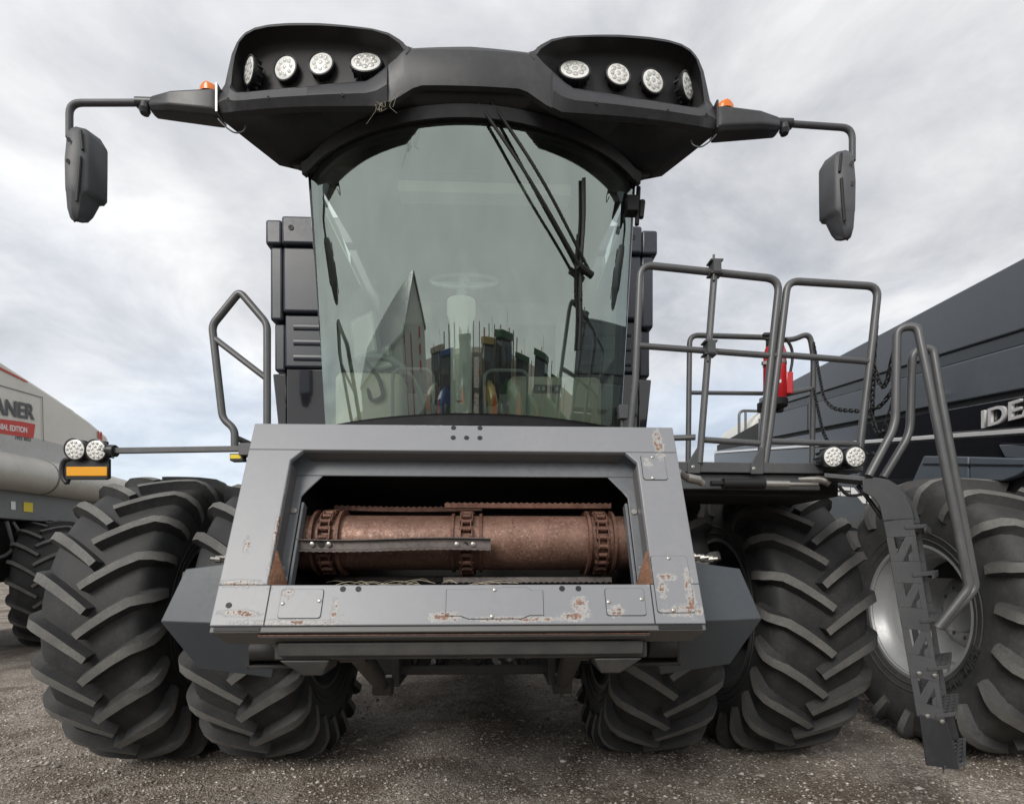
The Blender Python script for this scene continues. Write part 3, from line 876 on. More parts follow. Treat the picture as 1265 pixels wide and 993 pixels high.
b.build('straw', 'tan', combine)

# support beam, lift cylinders, brackets below the intake
b = MB()
b.box(-0.68, 0.68, -1.98, -1.80, 0.985, 1.045)
b.box(-0.66, 0.66, -2.0, -1.985, 1.0, 1.05)
for s in (-1, 1):
    b.prism([(s * 0.66, -1.99, 0.984), (s * 0.48, -1.99, 0.984), (s * 0.51, -1.97, 0.925), (s * 0.58, -1.97, 0.925)], (0, 0.16, 0))
b.build('support_beam', 'dark_beam', combine, 0.006)
for s in (-1, 1):
    b = MB()
    p0, p1 = Vector((s * 0.44, -1.80, 1.0)), Vector((s * 0.50, -0.95, 0.64))
    b.tube([p0, p0.lerp(p1, 0.72)], 0.045, 16); b.tube([p0.lerp(p1, 0.5), p1], 0.03, 14)
    b.lathe([(-0.05, 0.0), (-0.05, 0.06), (0.05, 0.06), (0.05, 0)], 16, T=Matrix.Translation(p0), caps=False)
    b.lathe([(-0.05, 0.0), (-0.05, 0.05), (0.05, 0.05), (0.05, 0)], 16, T=Matrix.Translation(p1), caps=False)
    b.build('lift_cylinder', 'dark_beam', combine)
    b = MB()
    b.box(s * 0.80 - 0.10, s * 0.80 + 0.10, -1.72, -1.3, 0.90, 0.915)
    b.box(s * 0.89 - 0.006, s * 0.89 + 0.006, -1.72, -1.3, 0.90, 1.15)
    b.lathe([(-0.06, 0), (-0.06, 0.045), (0.06, 0.045), (0.06, 0)], 16, T=Matrix.Translation((s * 0.82, -1.7, 0.975)), caps=False)
    b.build('latch_bracket', 'under_black', combine, 0.003)
# bent shields in front of the inner tyres
for s in (-1, 1):
    b = MB()
    f0 = [(s * 0.78, -1.57, 1.365), (s * 1.235, -1.55, 1.305), (s * 1.30, -1.62, 1.085), (s * 0.78, -1.66, 1.07)]
    f1 = [(s * 0.78, -1.66, 1.07), (s * 1.30, -1.62, 1.085), (s * 1.225, -1.47, 0.855), (s * 0.885, -1.50, 0.815)]
    back = Vector((0, 0.012, 0))
    vs_ = [Vector(p) for p in f0] + [Vector(f1[2]), Vector(f1[3])]
    b.add([p for p in vs_] + [p + back for p in vs_], [(0, 1, 2, 3), (3, 2, 4, 5), (6, 9, 8, 7), (9, 11, 10, 8), (0, 6, 7, 1), (1, 7, 8, 2), (2, 8, 10, 4), (4, 10, 11, 5), (5, 11, 9, 3), (3, 9, 6, 0)])
    # side return plate
    b.prism([(s * 1.237, -1.545, 1.30), (s * 1.301, -1.612, 1.085), (s * 1.226, -1.462, 0.86), (s * 1.20, -1.30, 1.0)], (s * -0.008, 0, 0))
    b.build('tyre_shield', 'fender', combine, 0.004)
    b = MB()
    for k in range(4):
        b.lathe([(-0.03, 0), (-0.03, 0.012), (0, 0.012), (0, 0.017), (0.02, 0.017), (0.02, 0.009), (0.04, 0.009), (0.04, 0)], 10, T=frame_to((s * (0.98 + 0.04 * k), -1.52, 1.365 - 0.006 * k), (s, -0.3, 0.1)), caps=False)
    b.build('hydraulic_coupler', 'bare_steel', combine)

# ------------------------------------------------------------------ cab
GB, GT = 2.165, 3.565            # bottom and top of the windscreen
GW = 0.925
def gy(x, z):
    k = (z - GB) / (GT - GB)
    return -0.95 - 0.275 * k + 0.335 * (x / GW) ** 2
b = MB()
NX, NZ = 48, 16
vs_ = []; fs2 = []
for j in range(NZ + 1):
    for i in range(NX + 1):
        x = GW * (2 * i / NX - 1); z = GB + (GT - GB) * j / NZ
        kk = (z - GB) / (GT - GB)
        x *= 0.995 + 0.005 * kk
        vs_.append((x, gy(x, z), z))
for j in range(NZ):
    for i in range(NX):
        a = j * (NX + 1) + i
        fs2.append((a, a + 1, a + NX + 2, a + NX + 1))
b.add(vs_, fs2)
b.build('windscreen', 'glass', combine, smooth=180, fixn=False)
# edge trims
for s in (-1, 1):
    b = MB()
    pts = [(s * GW * (0.977 + 0.025 * k / 12), gy(GW, GB + (GT - GB) * k / 12) + 0.012, GB - 0.03 + (GT - GB + 0.03) * k / 12) for k in range(13)]
    b.tube(pts, 0.015, 8)
    b.build('windscreen_trim', 'gloss_black', combine)
    # side window behind the trim
    b = MB()
    xo = s * GW
    yb0, yt0 = gy(GW, GB) + 0.03, gy(GW, GT) + 0.03
    b.add([(xo * 0.975, yb0, GB), (xo, yt0, GT), (xo, 0.55, GT), (xo * 0.975, 0.55, GB)], [(0, 1, 2, 3)])
    b.build('side_window', 'glass', combine, fixn=False)
    b = MB()
    b.box(s * 0.90 - 0.035, s * 0.90 + 0.035, 0.50, 0.60, GB - 0.1, GT + 0.05)
    b.tube([(s * 0.90, -0.55, GB), (s * 0.905, -0.80, GT)], 0.028, 8)
    b.tube([(s * 0.90, -0.54, GB + 0.45), (s * 0.90, 0.5, GB + 0.5)], 0.022, 8)
    b.build('cab_pillar', 'black_plastic', combine)
# black border printed round the top and bottom of the glass
b = MB()
for (z0, z1, e) in ((GT - 0.02, GT + 0.05, 0.0), (GB - 0.06, GB + 0.004, 0.0)):
    rr_ = []
    for i in range(NX + 1):
        x = GW * 0.985 * (2 * i / NX - 1)
        z0_, z1_ = z0, z1
        if e == 0.0 and z0 > 3: z0_ = z0 - 0.10 * (abs(x) / GW) ** 6
        rr_.append([(x, gy(x, z0_) + 0.008, z0_), (x, gy(x, z1_) + 0.008, z1_), (x, gy(x, z1_) + 0.03, z1_), (x, gy(x, z0_) + 0.03, z0_)])
    b.rings(rr_)
b.build('windscreen_border', 'black_plastic', combine)
b = MB()
b.box(-0.90, 0.90, -0.62, 0.62, 2.02, 2.10)
b.box(-0.5, 0.5, -0.85, -0.6, 2.02, 2.10)
b.build('cab_floor', 'interior', combine)
b = MB()                                            # rear wall with a window opening
for (x0, x1, z0, z1) in ((-0.93, 0.93, 2.10, 2.75), (-0.93, 0.93, 3.35, 3.58), (-0.93, -0.65, 2.75, 3.35), (0.65, 0.93, 2.75, 3.35)):
    b.box(x0, x1, 0.58, 0.63, z0, z1)
b.build('cab_rear_wall', 'interior', combine)
b = MB()
b.box(-0.88, 0.88, -0.80, 0.6, 3.585, 3.60)
b.box(-0.42, 0.55, -0.95, -0.85, 3.40, 3.46)
b.build('headliner', 'headliner', combine)
# steering column, wheel, seat, consoles, screens
b = MB()
cx = -0.085
b.rings([[(cx + wdt * math.cos(a), -0.66 + dp * math.sin(a) + lean, z) for a in [2 * PI * k / 20 for k in range(20)]] for z, wdt, dp, lean in ((2.10, 0.066, 0.06, 0), (2.75, 0.066, 0.06, 0.02), (2.80, 0.07, 0.06, 0.02), (2.86, 0.088, 0.07, 0.03), (2.93, 0.09, 0.07, 0.03), (2.955, 0.086, 0.065, 0.03), (2.97, 0.02, 0.02, 0.03))])
b.box(cx - 0.03, cx + 0.02, -0.732, -0.722, 2.30, 2.55)
st = b.build('steering_column', 'pale_green', combine, 0.004)
b = MB()
ctr = Vector((cx + 0.01, -0.45, 3.17)); ax1 = Vector((1, 0, 0)); ax2 = Vector((0, 0.72, 0.55)).normalized()
b.tube([ctr + ax1 * 0.215 * math.cos(2 * PI * k / 40) + ax2 * 0.215 * math.sin(2 * PI * k / 40) for k in range(40)], 0.014, 8, closed=True)
for a in (PI / 2, PI * 1.17, PI * 1.83):
    b.tube([ctr - Vector((0, 0, 0.02)), ctr + ax1 * 0.21 * math.cos(a) + ax2 * 0.21 * math.sin(a)], 0.012, 8)
b.tube([(cx, -0.63, 2.96), ctr], 0.04, 12)
b.build('steering_wheel', 'screen', combine)
b = MB()
b.box(-0.36, 0.16, 0.02, 0.18, 2.62, 3.26); b.box(-0.36, 0.16, -0.36, 0.12, 2.50, 2.64); b.box(-0.24, 0.04, 0.05, 0.15, 3.27, 3.46); b.box(-0.25, 0.05, -0.2, 0.1, 2.10, 2.5)
b.build('driver_seat', 'seat_fabric', combine, 0.05, seg=3)
def tub(x0, x1, y0, y1, z0, z1, name, m, bev=0.05):
    b = MB(); b.box(x0, x1, y0, y1, z0, z1)
    return b.build(name, m, combine, bev, seg=4)
tub(-0.86, -0.44, -0.66, -0.42, 2.06, 2.50, 'storage_tub', 'cream')
cs = tub(0.20, 0.78, -0.72, -0.44, 2.06, 2.47, 'side_console', 'cream')
b = MB(); b.box(0.36, 0.53, -0.7275, -0.7225, 2.355, 2.405, 0)
b.box(0.385, 0.395, -0.729, -0.727, 2.37, 2.39, 1); b.box(0.41, 0.425, -0.729, -0.727, 2.37, 2.39, 1); b.box(0.43, 0.48, -0.729, -0.727, 2.36, 2.395, 2); b.box(0.49, 0.505, -0.729, -0.727, 2.37, 2.39, 1)
b.build('illegible_plate', ['interior', 'white', 'dark_panel'], cs)  # small plate on the console, blocks stand for unreadable lettering
for (x, y, z, w_, h_, rz_, rx_) in ((-0.74, -0.36, 2.83, 0.20, 0.28, -0.5, -0.15), (-0.66, -0.30, 2.70, 0.22, 0.16, -0.4, -0.1)):
    b = MB()
    T = Matrix.Translation((x, y, z)) @ Matrix.Rotation(rz_, 4, 'Z') @ Matrix.Rotation(rx_, 4, 'Y')
    b.box(-w_ / 2, w_ / 2, -0.02, 0.02, -h_ / 2, h_ / 2, 0, T)
    b.box(-w_ / 2 + 0.015, w_ / 2 - 0.015, -0.022, -0.0195, -h_ / 2 + 0.015, h_ / 2 - 0.015, 1, T)
    b.tube([(x, y + 0.02, z - h_ / 2), (x - 0.02, y + 0.06, 2.45)], 0.012, 8)
    b.build('display', ['screen', 'pale_green'], combine, 0.004)
b = MB()
b.tube([(-0.82, -0.45, 2.58), (-0.72, -0.55, 2.63), (-0.52, -0.5, 2.64), (-0.40, -0.4, 2.52), (-0.34, -0.3, 2.35)], 0.022, 8, 0.1)
b.build('armrest', 'screen', combine)
b = MB()
b.tube([(-0.70, -0.60, 2.60), (-0.58, -0.68, 2.45), (-0.55, -0.68, 2.33), (-0.63, -0.68, 2.30), (-0.66, -0.64, 2.42), (-0.78, -0.55, 2.62)], 0.012, 8, 0.08)
b.box(-0.62, -0.42, -0.50, -0.40, 2.49, 2.53)
b.build('cable_loom', 'seat_fabric', combine)
for x0, x1 in ((-0.48, -0.24), (0.06, 0.32)):
    b = MB()
    b.tube([(x0, -0.78, 2.10), (x0, -0.78, 2.47), (x1, -0.78, 2.47), (x1, -0.78, 2.10)], 0.010, 8, 0.06)
    b.build('foot_rail', 'screen', combine)

# ------------------------------------------------------------------ roof visor with lamp pods
top_t = [(0, 3.885), (.285, 3.875), (.305, 3.868), (.33, 3.90), (.40, 3.935), (.5, 3.96), (.62, 3.985), (.75, 4.01), (.9, 4.032), (1.0, 4.042), (1.09, 4.042), (1.15, 4.028), (1.19, 4.0), (1.22, 3.945), (1.24, 3.87), (1.258, 3.80), (1.29, 3.752)]
rt_t = [(.325, 3.83), (.345, 3.86), (.40, 3.902), (.48, 3.932), (.62, 3.958), (.75, 3.98), (.92, 4.003), (1.02, 4.012), (1.09, 4.010), (1.14, 3.995), (1.175, 3.965), (1.20, 3.90), (1.213, 3.83), (1.22, 3.765)]
rb_t = [(.325, 3.825), (.36, 3.79), (.47, 3.705), (.51, 3.685), (.84, 3.685), (1.13, 3.705), (1.185, 3.715), (1.212, 3.74), (1.22, 3.76)]
lo_t = [(0, 3.645), (.235, 3.645), (.28, 3.632), (.37, 3.578), (.45, 3.546), (.60, 3.555), (.8, 3.572), (1.29, 3.612)]
def vy(x): return -1.335 + 0.105 * x * x
stations = sorted(set([round(v, 4) for v in list(np.linspace(0, 1.29, 78)) + [a for tb_ in (top_t, rt_t, rb_t, lo_t) for a, _ in tb_]]))
full = [-x for x in stations[::-1] if x > 0] + stations
RX0, RX1 = 0.325, 1.22
b = MB(); rk = MB()
def strip(bb, rows, mi=0, closed=False):
    bb.rings(rows, mi, closed, False)
upper = []; lower = []; centre = []
for sgn in (-1, 1):
    xs_ = [x for x in stations]
    up_rows = []; lo_rows = []; recess = []
    for x in xs_:
        tz, lz = interp(top_t, x), interp(lo_t, x); y = vy(x); X = sgn * x
        inr = RX0 <= x <= RX1
        a = interp(rt_t, x) if inr else None; c = interp(rb_t, x) if inr else None
        mid = (tz * 0.45 + lz * 0.55) if not inr else None
        m1z = a if inr else (mid if x > RX1 else interp([(0, 3.83), (RX0, 3.8275)], x)) if x < RX0 or x > RX1 else a
        if x > RX1: m1z = interp([(RX1, 3.763), (1.29, 3.72)], x)
        m2z = c if inr else m1z
        ch = min(0.028, (tz - m1z) * 0.5)
        B = interp([(0, 1.5), (0.8, 1.5), (0.95, 0.6), (1.1, 0.35), (1.29, 0.16)], x)
        if x < 0.295: ch = 0.062
        up_rows.append([(X, y + B, tz - 0.03), (X, y + 0.12 + B * 0.3, tz + 0.008), (X, y + 0.10, tz + 0.004), (X, y + 0.035, tz - 0.006), (X, y + 0.004, tz - ch), (X, y, m1z)])
        pr = 0.03 if x > 0.4 else 0.012
        zm = m2z - (m2z - lz) * 0.18
        lo_rows.append([(X, y, m2z), (X, y - pr * 0.6, zm), (X, y - pr, zm - (zm - lz) * 0.55), (X, y - pr * 0.3, lz + 0.006), (X, y + 0.02, lz)])
        if inr:
            dp = 0.085 * min(1, (x - RX0) / 0.12 + 0.1) * min(1, (RX1 - x) / 0.05 + 0.12)
            recess.append([(X, y, a), (X, y + dp * 0.8, a - 0.012), (X, y + dp, a - 0.03 if a - 0.03 > c else (a + c) / 2), (X, y + dp * 0.95, c + 0.02 if c + 0.02 < a else (a + c) / 2), (X, y + dp * 0.4, c + 0.005), (X, y, c)])
    strip(b, up_rows); strip(b, lo_rows)
    strip(rk, recess)
    # outer end cap
    e = [Vector(p) for p in up_rows[-1]] + [Vector(p) for p in lo_rows[-1][1:]] + [Vector((sgn * 1.29, vy(1.29) + 0.05, 3.70))]
    b.add(e, [tuple(range(len(e)))])
bm = bmesh.new()
visor = b.build('roof_visor', 'black_plastic', combine, smooth=28)
rec = rk.build('lamp_recess', 'deep_black', visor, smooth=50)
# underside: from the visor's lower edge back to the top of the windscreen and the cab sides
b = MB(); rows = []
for x in full:
    ax = abs(x); sg = 1 if x >= 0 else -1
    y0, z0 = vy(x) + 0.02, interp(lo_t, ax)
    k = ax / 1.29
    x1 = sg * min(0.98, k * 1.06); xg = max(-GW, min(GW, x1))
    y1, z1 = gy(xg, GT) + 0.0 + 0.3 * max(0, abs(x1) - GW), GT + 0.045 - 0.05 * k ** 4
    mid1 = (x * 0.75 + x1 * 0.25, y0 * 0.6 + y1 * 0.4, max(z0, z1) + 0.05 - 0.065 * k ** 3)
    mid2 = (x * 0.3 + x1 * 0.7, y0 * 0.25 + y1 * 0.75, z1 + 0.03 - 0.06 * k ** 3)
    rows.append([(x, y0, z0), mid1, mid2, (x1, y1 + 0.01, z1), (x1 * 0.98, y1 + 0.05, z1 + 0.01)])
b.rings(rows, closed=False, caps=False)
b.build('roof_underside', 'black_plastic', combine, smooth=50)
# roof body behind the visor
b = MB()
pl = [(-1.03, -0.92), (-0.92, -0.86), (-0.80, 0.4), (-0.76, 0.7), (0.76, 0.7), (0.80, 0.4), (0.92, -0.86), (1.03, -0.92)]
b.rings([[(x, y, z + (0.09 if abs(x) > 1.2 else 0.05 if abs(x) > 1.1 else 0)) for x, y in pl] for z in (3.53, 3.80)] + [[(x * 0.93, y * 0.95, 3.88) for x, y in pl]])
b.build('cab_roof', 'black_plastic', combine, 0.02)
# header arch between roof and glass
b = MB(); rr_ = []
for i in range(NX + 1):
    x = 0.955 * (2 * i / NX - 1); xg = max(-GW, min(GW, x)); y = gy(xg, GT) - 0.035; z = GT + 0.03 - 0.07 * (abs(x) / 0.955) ** 8
    rr_.append([(x, y, z - 0.03), (x, y - 0.02, z + 0.02), (x, y + 0.03, z + 0.07), (x, y + 0.07, z)])
b.rings(rr_)
b.build('windscreen_header', 'black_plastic', combine)
# straw hanging off the visor
b = MB()
for k in range(7):
    x = -0.42 + rnd.uniform(-0.06, 0.07) + rnd.random() * 0.05; z = interp(lo_t, abs(x)) + 0.015; y = vy(x) - 0.01
    b.tube([(x, y, z), (x + rnd.uniform(-0.03, 0.03), y - 0.01, z - rnd.uniform(0.01, 0.06)), (x + rnd.uniform(-0.05, 0.05), y, z - rnd.uniform(0.0, 0.10))], 0.0008, 4, 0.02)
b.build('straw', 'tan', visor)

# moulded joints between the centre piece and the pods
for s in (-1, 1):
    b = MB()
    for xx in (0.292,):
        tz, lz, y = interp(top_t, xx), interp(lo_t, xx), vy(xx)
        b.tube([(s * xx, y + 0.5, tz + 0.012), (s * xx, y + 0.10, tz + 0.008), (s * xx, y + 0.036, tz - 0.004), (s * (xx + 0.004), y + 0.002, tz - 0.05), (s * (xx + 0.02), y - 0.002, 3.80)], 0.005, 6)
    b.build('panel_joint', 'deep_black', visor)
    b = MB()
    for px_, pz_ in ((0.62, 3.60), (1.0, 3.63), (1.22, 3.66)):
        b.lathe([(0, 0.007), (0.003, 0.007), (0.003, 0.003), (0.001, 0.0)], 10, T=frame_to((s * px_, vy(px_) - 0.029, pz_), (0, -1, -0.2)), caps=False)
    b.build('screw', 'deep_black', visor)
# work lamps
def lamp(parent, loc, dirn, r=0.062, name='work_lamp', depth=0.07, cells=9):
    T = frame_to(loc, dirn)
    b = MB()
    b.lathe([(-depth, 0.0), (-depth, r * 0.75), (-depth * 0.4, r * 1.0), (-0.004, r * 1.12), (0.006, r * 1.12), (0.008, r * 1.03), (0.0, r * 1.0), (-0.002, 0.0)], 32, T=T, caps=False)
    for k in range(10):
        a = 2 * PI * k / 10
        b.box(-depth * 0.95, -0.012, r * 0.72, r * 1.06, -0.003, 0.003, 0, T @ Matrix.Rotation(a, 4, 'X'))
    o = b.build(name, 'black_plastic', parent)
    b = MB()
    b.lathe([(-0.001, r * 0.985), (0.004, r * 0.97), (0.0075, r * 0.80), (0.009, 0.0)], 32, 0, T=T, caps=False)
    pos = [(0.58, 2 * PI * k / (cells - 1)) for k in range(cells - 1)] + [(0.0, 0)]
    if cells > 10: pos = [(0.70, 2 * PI * k / 10) for k in range(10)] + [(0.33, 2 * PI * k / 5 + 0.3) for k in range(5)]
    for rr_, a in pos:
        cr = r * (0.20 if cells <= 10 else 0.15)
        b.lathe([(0.006, cr), (0.0095, cr), (0.0095, cr * 0.86)], 12, 2, T=T @ Matrix.Translation((0, rr_ * r * math.cos(a), rr_ * r * math.sin(a))), caps=False)
        b.lathe([(0.0093, cr * 0.86), (0.012, cr * 0.4), (0.0125, 0.0)], 12, 1, T=T @ Matrix.Translation((0, rr_ * r * math.cos(a), rr_ * r * math.sin(a))), caps=False)
    b.build('lens', ['lens', 'lens_cell', 'reflector_grey'], o)
    return o
for s in (-1, 1):
    for x, z, ay, rr_, tz_ in ((0.525, 3.828, 0.0, 0.074, 0.36), (0.755, 3.842, 0.12, 0.060, 0.1), (0.945, 3.845, 0.25, 0.060, 0.0), (1.13, 3.84, 0.78, 0.060, -0.05)):
        yy = vy(x) + (0.056 if x < 1.05 else 0.030)
        lamp(combine, (s * x, yy, z), (s * math.sin(ay), -math.cos(ay), tz_), rr_, 'work_lamp', 0.045)

# mirror arms, mirrors and amber markers
for s in (-1, 1):
    b = MB()
    def sec(x, z0, z1, y0, y1, c=0.02):
        return [(s * x, y0 + c, z0), (s * x, y0, z0 + c * 1.2), (s * x, y0 + c * 0.4, z1 - c), (s * x, y0 + c * 1.6, z1), (s * x, y1, z1), (s * x, y1, z0)]
    b.rings([sec(1.292, 3.605, 3.75, -1.18, -1.09), sec(1.32, 3.607, 3.752, -1.19, -1.09), sec(1.53, 3.630, 3.742, -1.18, -1.09), sec(1.635, 3.642, 3.73, -1.16, -1.09), sec(1.65, 3.65, 3.71, -1.15, -1.10)])
    arm = b.build('mirror_arm', 'black_plastic', combine, 0.006)
    b = MB()
    b.tube([(s * 1.64, -1.12, 3.70), (s * 1.725, -1.12, 3.70)], 0.026, 12)
    b.tube([(s * 1.68, -1.12, 3.70), (s * 1.68, -1.13, 3.655)], 0.024, 12); b.tube([(s * 1.68, -1.13, 3.655), (s * 1.68, -1.13, 3.635)], (0.028, 0.02), 12)
    b.build('mirror_clamp', 'black_plastic', arm)
    b = MB()
    b.tube([(s * 1.68, -1.12, 3.702), (s * 2.055, -1.13, 3.68), (s * 2.055, -1.13, 3.50)], 0.0165, 12, 0.06)
    b.build('mirror_tube', 'mirror_grey', arm)
    # mirror head: back shell facing the camera with a bevelled side
    T = Matrix.Translation((s * 1.97, -1.13, 3.298)) @ Matrix.Rotation(s * R(-24), 4, 'Z') @ Matrix.Diagonal((0.78, 0.66, 0.98, 1.0))
    b = MB(); rg = []
    for z, xo, wd, d0, d1 in ((0.243, 0.03, 0.035, -0.02, 0.025), (0.232, 0.005, 0.075, -0.055, 0.05), (0.19, -0.005, 0.098, -0.085, 0.06), (0.05, 0.0, 0.102, -0.10, 0.06), (-0.08, 0.0, 0.100, -0.098, 0.06), (-0.105, 0.008, 0.092, -0.092, 0.055), (-0.115, 0.018, 0.080, -0.088, 0.045), (-0.19, 0.032, 0.062, -0.075, 0.03), (-0.225, 0.04, 0.045, -0.055, 0.02), (-0.240, 0.045, 0.022, -0.035, 0.0)):
        o_ = s * xo; h_ = wd
        rg.append([(o_ - s * -h_ * 1.0, d0 + 0.045, z), (o_ + s * h_ * 0.55, d0 + 0.005, z), (o_ - s * h_ * 0.15, d0, z), (o_ - s * h_ * 0.32, d0 + 0.012, z), (o_ - s * h_, d1 - 0.03, z), (o_ - s * h_, d1, z), (o_ + s * h_, d1, z)])
    b.rings(rg, T=T)
    mh = b.build('mirror_head', 'mirror_grey', combine, 0.014, smooth=50, seg=3)
    b = MB()
    b.box(-0.085, 0.085, 0.061, 0.064, -0.09, 0.19, 0, T)
    b.build('mirror_glass', 'chrome', mh)
    b = MB()
    b.tube([(s * 0.03, -0.102, -0.17), (s * 0.018, -0.108, -0.05), (s * 0.01, -0.108, 0.06)], 0.010, 8, 0.05, T=T)
    b.tube([(s * 0.0, -0.103, 0.10), (s * 0.012, -0.092, 0.20)], 0.009, 8, T=T)
    b.lathe([(0.0, 0.0), (0.0, 0.012), (0.004, 0.012), (0.004, 0)], 10, T=T @ frame_to((s * 0.075, -0.082, 0.14), (0, -1, 0)), caps=False)
    b.lathe([(0.0, 0.0), (0.0, 0.012), (0.004, 0.012), (0.004, 0)], 10, T=T @ frame_to((s * 0.078, -0.082, 0.03), (0, -1, 0)), caps=False)
    b.build('mirror_trim', 'deep_black', mh)
    b = MB()
    b.rings([[(s * 1.345 + rx * 1.1 * math.cos(a), -1.13 + 0.05 * math.sin(a), z + 0.012) for a in [2 * PI * k / 20 for k in range(20)]] for z, rx in ((3.725, 0.05), (3.748, 0.048), (3.758, 0.038), (3.762, 0.012))])
    b.build('marker_lamp', 'orange_lens', arm)
    b = MB()
    b.tube([(s * 1.29, -1.17, 3.59), (s * 1.26, -1.17, 3.555), (s * 1.21, -1.16, 3.525), (s * 1.17, -1.15, 3.545), (s * 1.165, -1.14, 3.58)], 0.004, 6, 0.03)
    b.build('loose_wire', 'mirror_grey', arm)
    b = MB()
    b.box(min(s * 1.281, s * 1.2915), max(s * 1.281, s * 1.2915), -1.195, -1.10, 3.608, 3.752)
    b.build('arm_joint', 'gloss_black', arm)

# wiper: two rods from under the roof to an upright blade
b = MB()
def gp(x, z, off=0.03): return Vector((x, gy(x, z) - off, z))
b.tube([(0.03, -1.27, 3.64), gp(0.30, 3.30, 0.075), gp(0.595, 2.955, 0.05)], 0.0085, 8, 0.2)
b.tube([(0.10, -1.27, 3.64), gp(0.36, 3.32, 0.075), gp(0.655, 2.945, 0.05)], 0.0085, 8, 0.2)
b.tube([gp(0.58, 2.965, 0.05), gp(0.665, 2.935, 0.05)], 0.02, 8)
b.tube([gp(0.615, 2.95, 0.055), gp(0.605, 2.95, 0.015)], 0.018, 8)
wa = b.build('wiper_arm', 'deep_black', combine)
b = MB()
pts = [gp(0.605 + 0.005 * math.sin(k), 2.55 + 0.86 * k / 10, 0.020) for k in range(11)]
b.tube(pts, 0.011, 6); b.tube([p + Vector((0, -0.012, 0)) for p in pts[3:8]], 0.009, 6)
b.build('wiper_blade', 'deep_black', wa)
# small work camera and door catch on the machine's left windscreen edge
b = MB()
T = Matrix.Translation((0.915, -0.92, 3.36))
b.box(-0.045, 0.02, -0.04, 0.03, -0.04, 0.05, 0, T); b.tube([(0.02, 0, -0.1), (0.03, 0, 0.12)], 0.014, 8, T=T); b.tube([(0.045, 0.0, -0.06), (0.05, 0.0, 0.04)], (0.014, 0.02), 10, T=T)
b.build('side_camera', 'deep_black', combine, 0.008)
b = MB()
T = Matrix.Translation((0.905, -0.70, 2.24))
b.box(-0.025, 0.03, -0.03, 0.02, -0.035, 0.05, 0, T); b.tube([(0.0, 0.0, -0.13), (0.005, 0.0, 0.0)], 0.008, 8, T=T)
b.build('door_catch', 'mirror_grey', combine, 0.008)

# ------------------------------------------------------------------ dark side towers behind the cab
for s, xo in ((-1, 1.74), (1, 1.50)):
    xi = 0.80; y0 = 0.42 + (0.0 if s < 0 else 0.02)
    def bx_(b, x0, x1, ya, yb_, z0, z1, mi=0):
        b.box(min(s * x0, s * x1), max(s * x0, s * x1), ya, yb_, z0, z1, mi)
    b = MB()
    bx_(b, xi, xo - 0.14, y0, y0 + 1.4, 3.90, 4.13); bx_(b, xo - 0.135, xo, y0 + 0.03, y0 + 1.4, 3.91, 4.115)
    bx_(b, xi, xo - 0.14, y0 + 0.03, y0 + 1.4, 3.36, 3.895); bx_(b, xo - 0.135, xo - 0.03, y0 + 0.05, y0 + 1.4, 3.30, 3.905)
    tw = b.build('tank_tower', 'dark_panel', combine, 0.022, seg=3)
    b = MB()
    bx_(b, xi, xo - 0.145, y0 + 0.06, y0 + 1.3, 2.92, 3.355)
    bx_(b, xo - 0.14, xo - 0.05, y0 + 0.09, y0 + 1.3, 2.90, 3.295)
    b.build('tower_lower_panel', 'dark_panel', tw, 0.018, seg=3)
    b = MB()
    for k in range(3):
        z = 3.25 - 0.125 * k
        b.tube([(s * (xo - 0.40 - 0.25), y0 + 0.058, z), (s * (xo - 0.22), y0 + 0.058, z)], 0.026, 10, flat=(1, 0.45))
    b.build('louvre', 'dark_panel', tw)
    b = MB()
    bx_(b, xi, xo - 0.155, y0 + 0.07, y0 + 1.3, 2.2, 2.915); 
    b.rings([[(s * (xo - 0.15), y0 + 0.08, z), (s * (xo - d), y0 + 0.10, z), (s * (xo - d), y0 + 1.2, z), (s * (xo - 0.15), y0 + 1.2, z)] for z, d in ((2.2, 0.11), (2.45, 0.075), (2.88, 0.03))])
    b.build('gloss_panel', 'gloss_black', tw, 0.012)
    b = MB()
    b.lathe([(0, 0), (0.0, 0.022), (0.004, 0.022), (0.004, 0.012), (0.001, 0.012), (0.001, 0)], 16, T=frame_to((s * (xo - 0.22), y0 - 0.001, 4.03), (0, -1, 0)), caps=False)
    b.build('panel_lock', 'deep_black', tw)
b = MB()
b.box(-0.85, 0.85, 0.85, 4.8, 2.3, 3.95); b.box(-1.4, 1.4, 1.9, 4.6, 2.0, 3.9)
b.build('grain_tank', 'dark_panel', combine, 0.03)

# ------------------------------------------------------------------ handrail and light arm, machine's right side
b = MB()
d = 2.9
b.tube([L(290, 552, d), L(290, 530, d), L(275, 517, d), L(262, 402, d), L(296, 360, d), L(330, 400, d), L(330, 560, d)], 0.020, 12, 0.035)
b.tube([L(265, 418, d), L(330, 468, d)], 0.017, 10); b.tube([L(290, 540, d), L(312, 550, d + 0.1)], 0.017, 10)
b.build('handrail', 'rail', combine)
d = 2.6
b = MB()
p0, p1 = L(140, 556.5, d), L(306, 554, d + 0.05)
T = frame_to(p0, p1 - p0); ln_ = (p1 - p0).length
b.box(0, ln_, -0.012, 0.012, -0.015, 0.013, 0, T)
b.box(ln_ - 0.03, ln_ + 0.06, -0.04, 0.03, -0.04, 0.02, 0, T)
la = b.build('light_arm', 'rail', combine, 0.003)
b = MB(); b.box(ln_ - 0.075, ln_ - 0.015, -0.03, 0.02, -0.065, -0.03, 0, T); b.box(ln_ - 0.072, ln_ - 0.022, -0.0325, -0.0305, -0.055, -0.035, 1, T)
b.build('warning_tag', ['black_plastic', 'yellow'], la)
b = MB()
yb_ = L(105, 570, d).y
def LL(u, v): p = L(u, v, d); return (p.x, p.y, p.z)
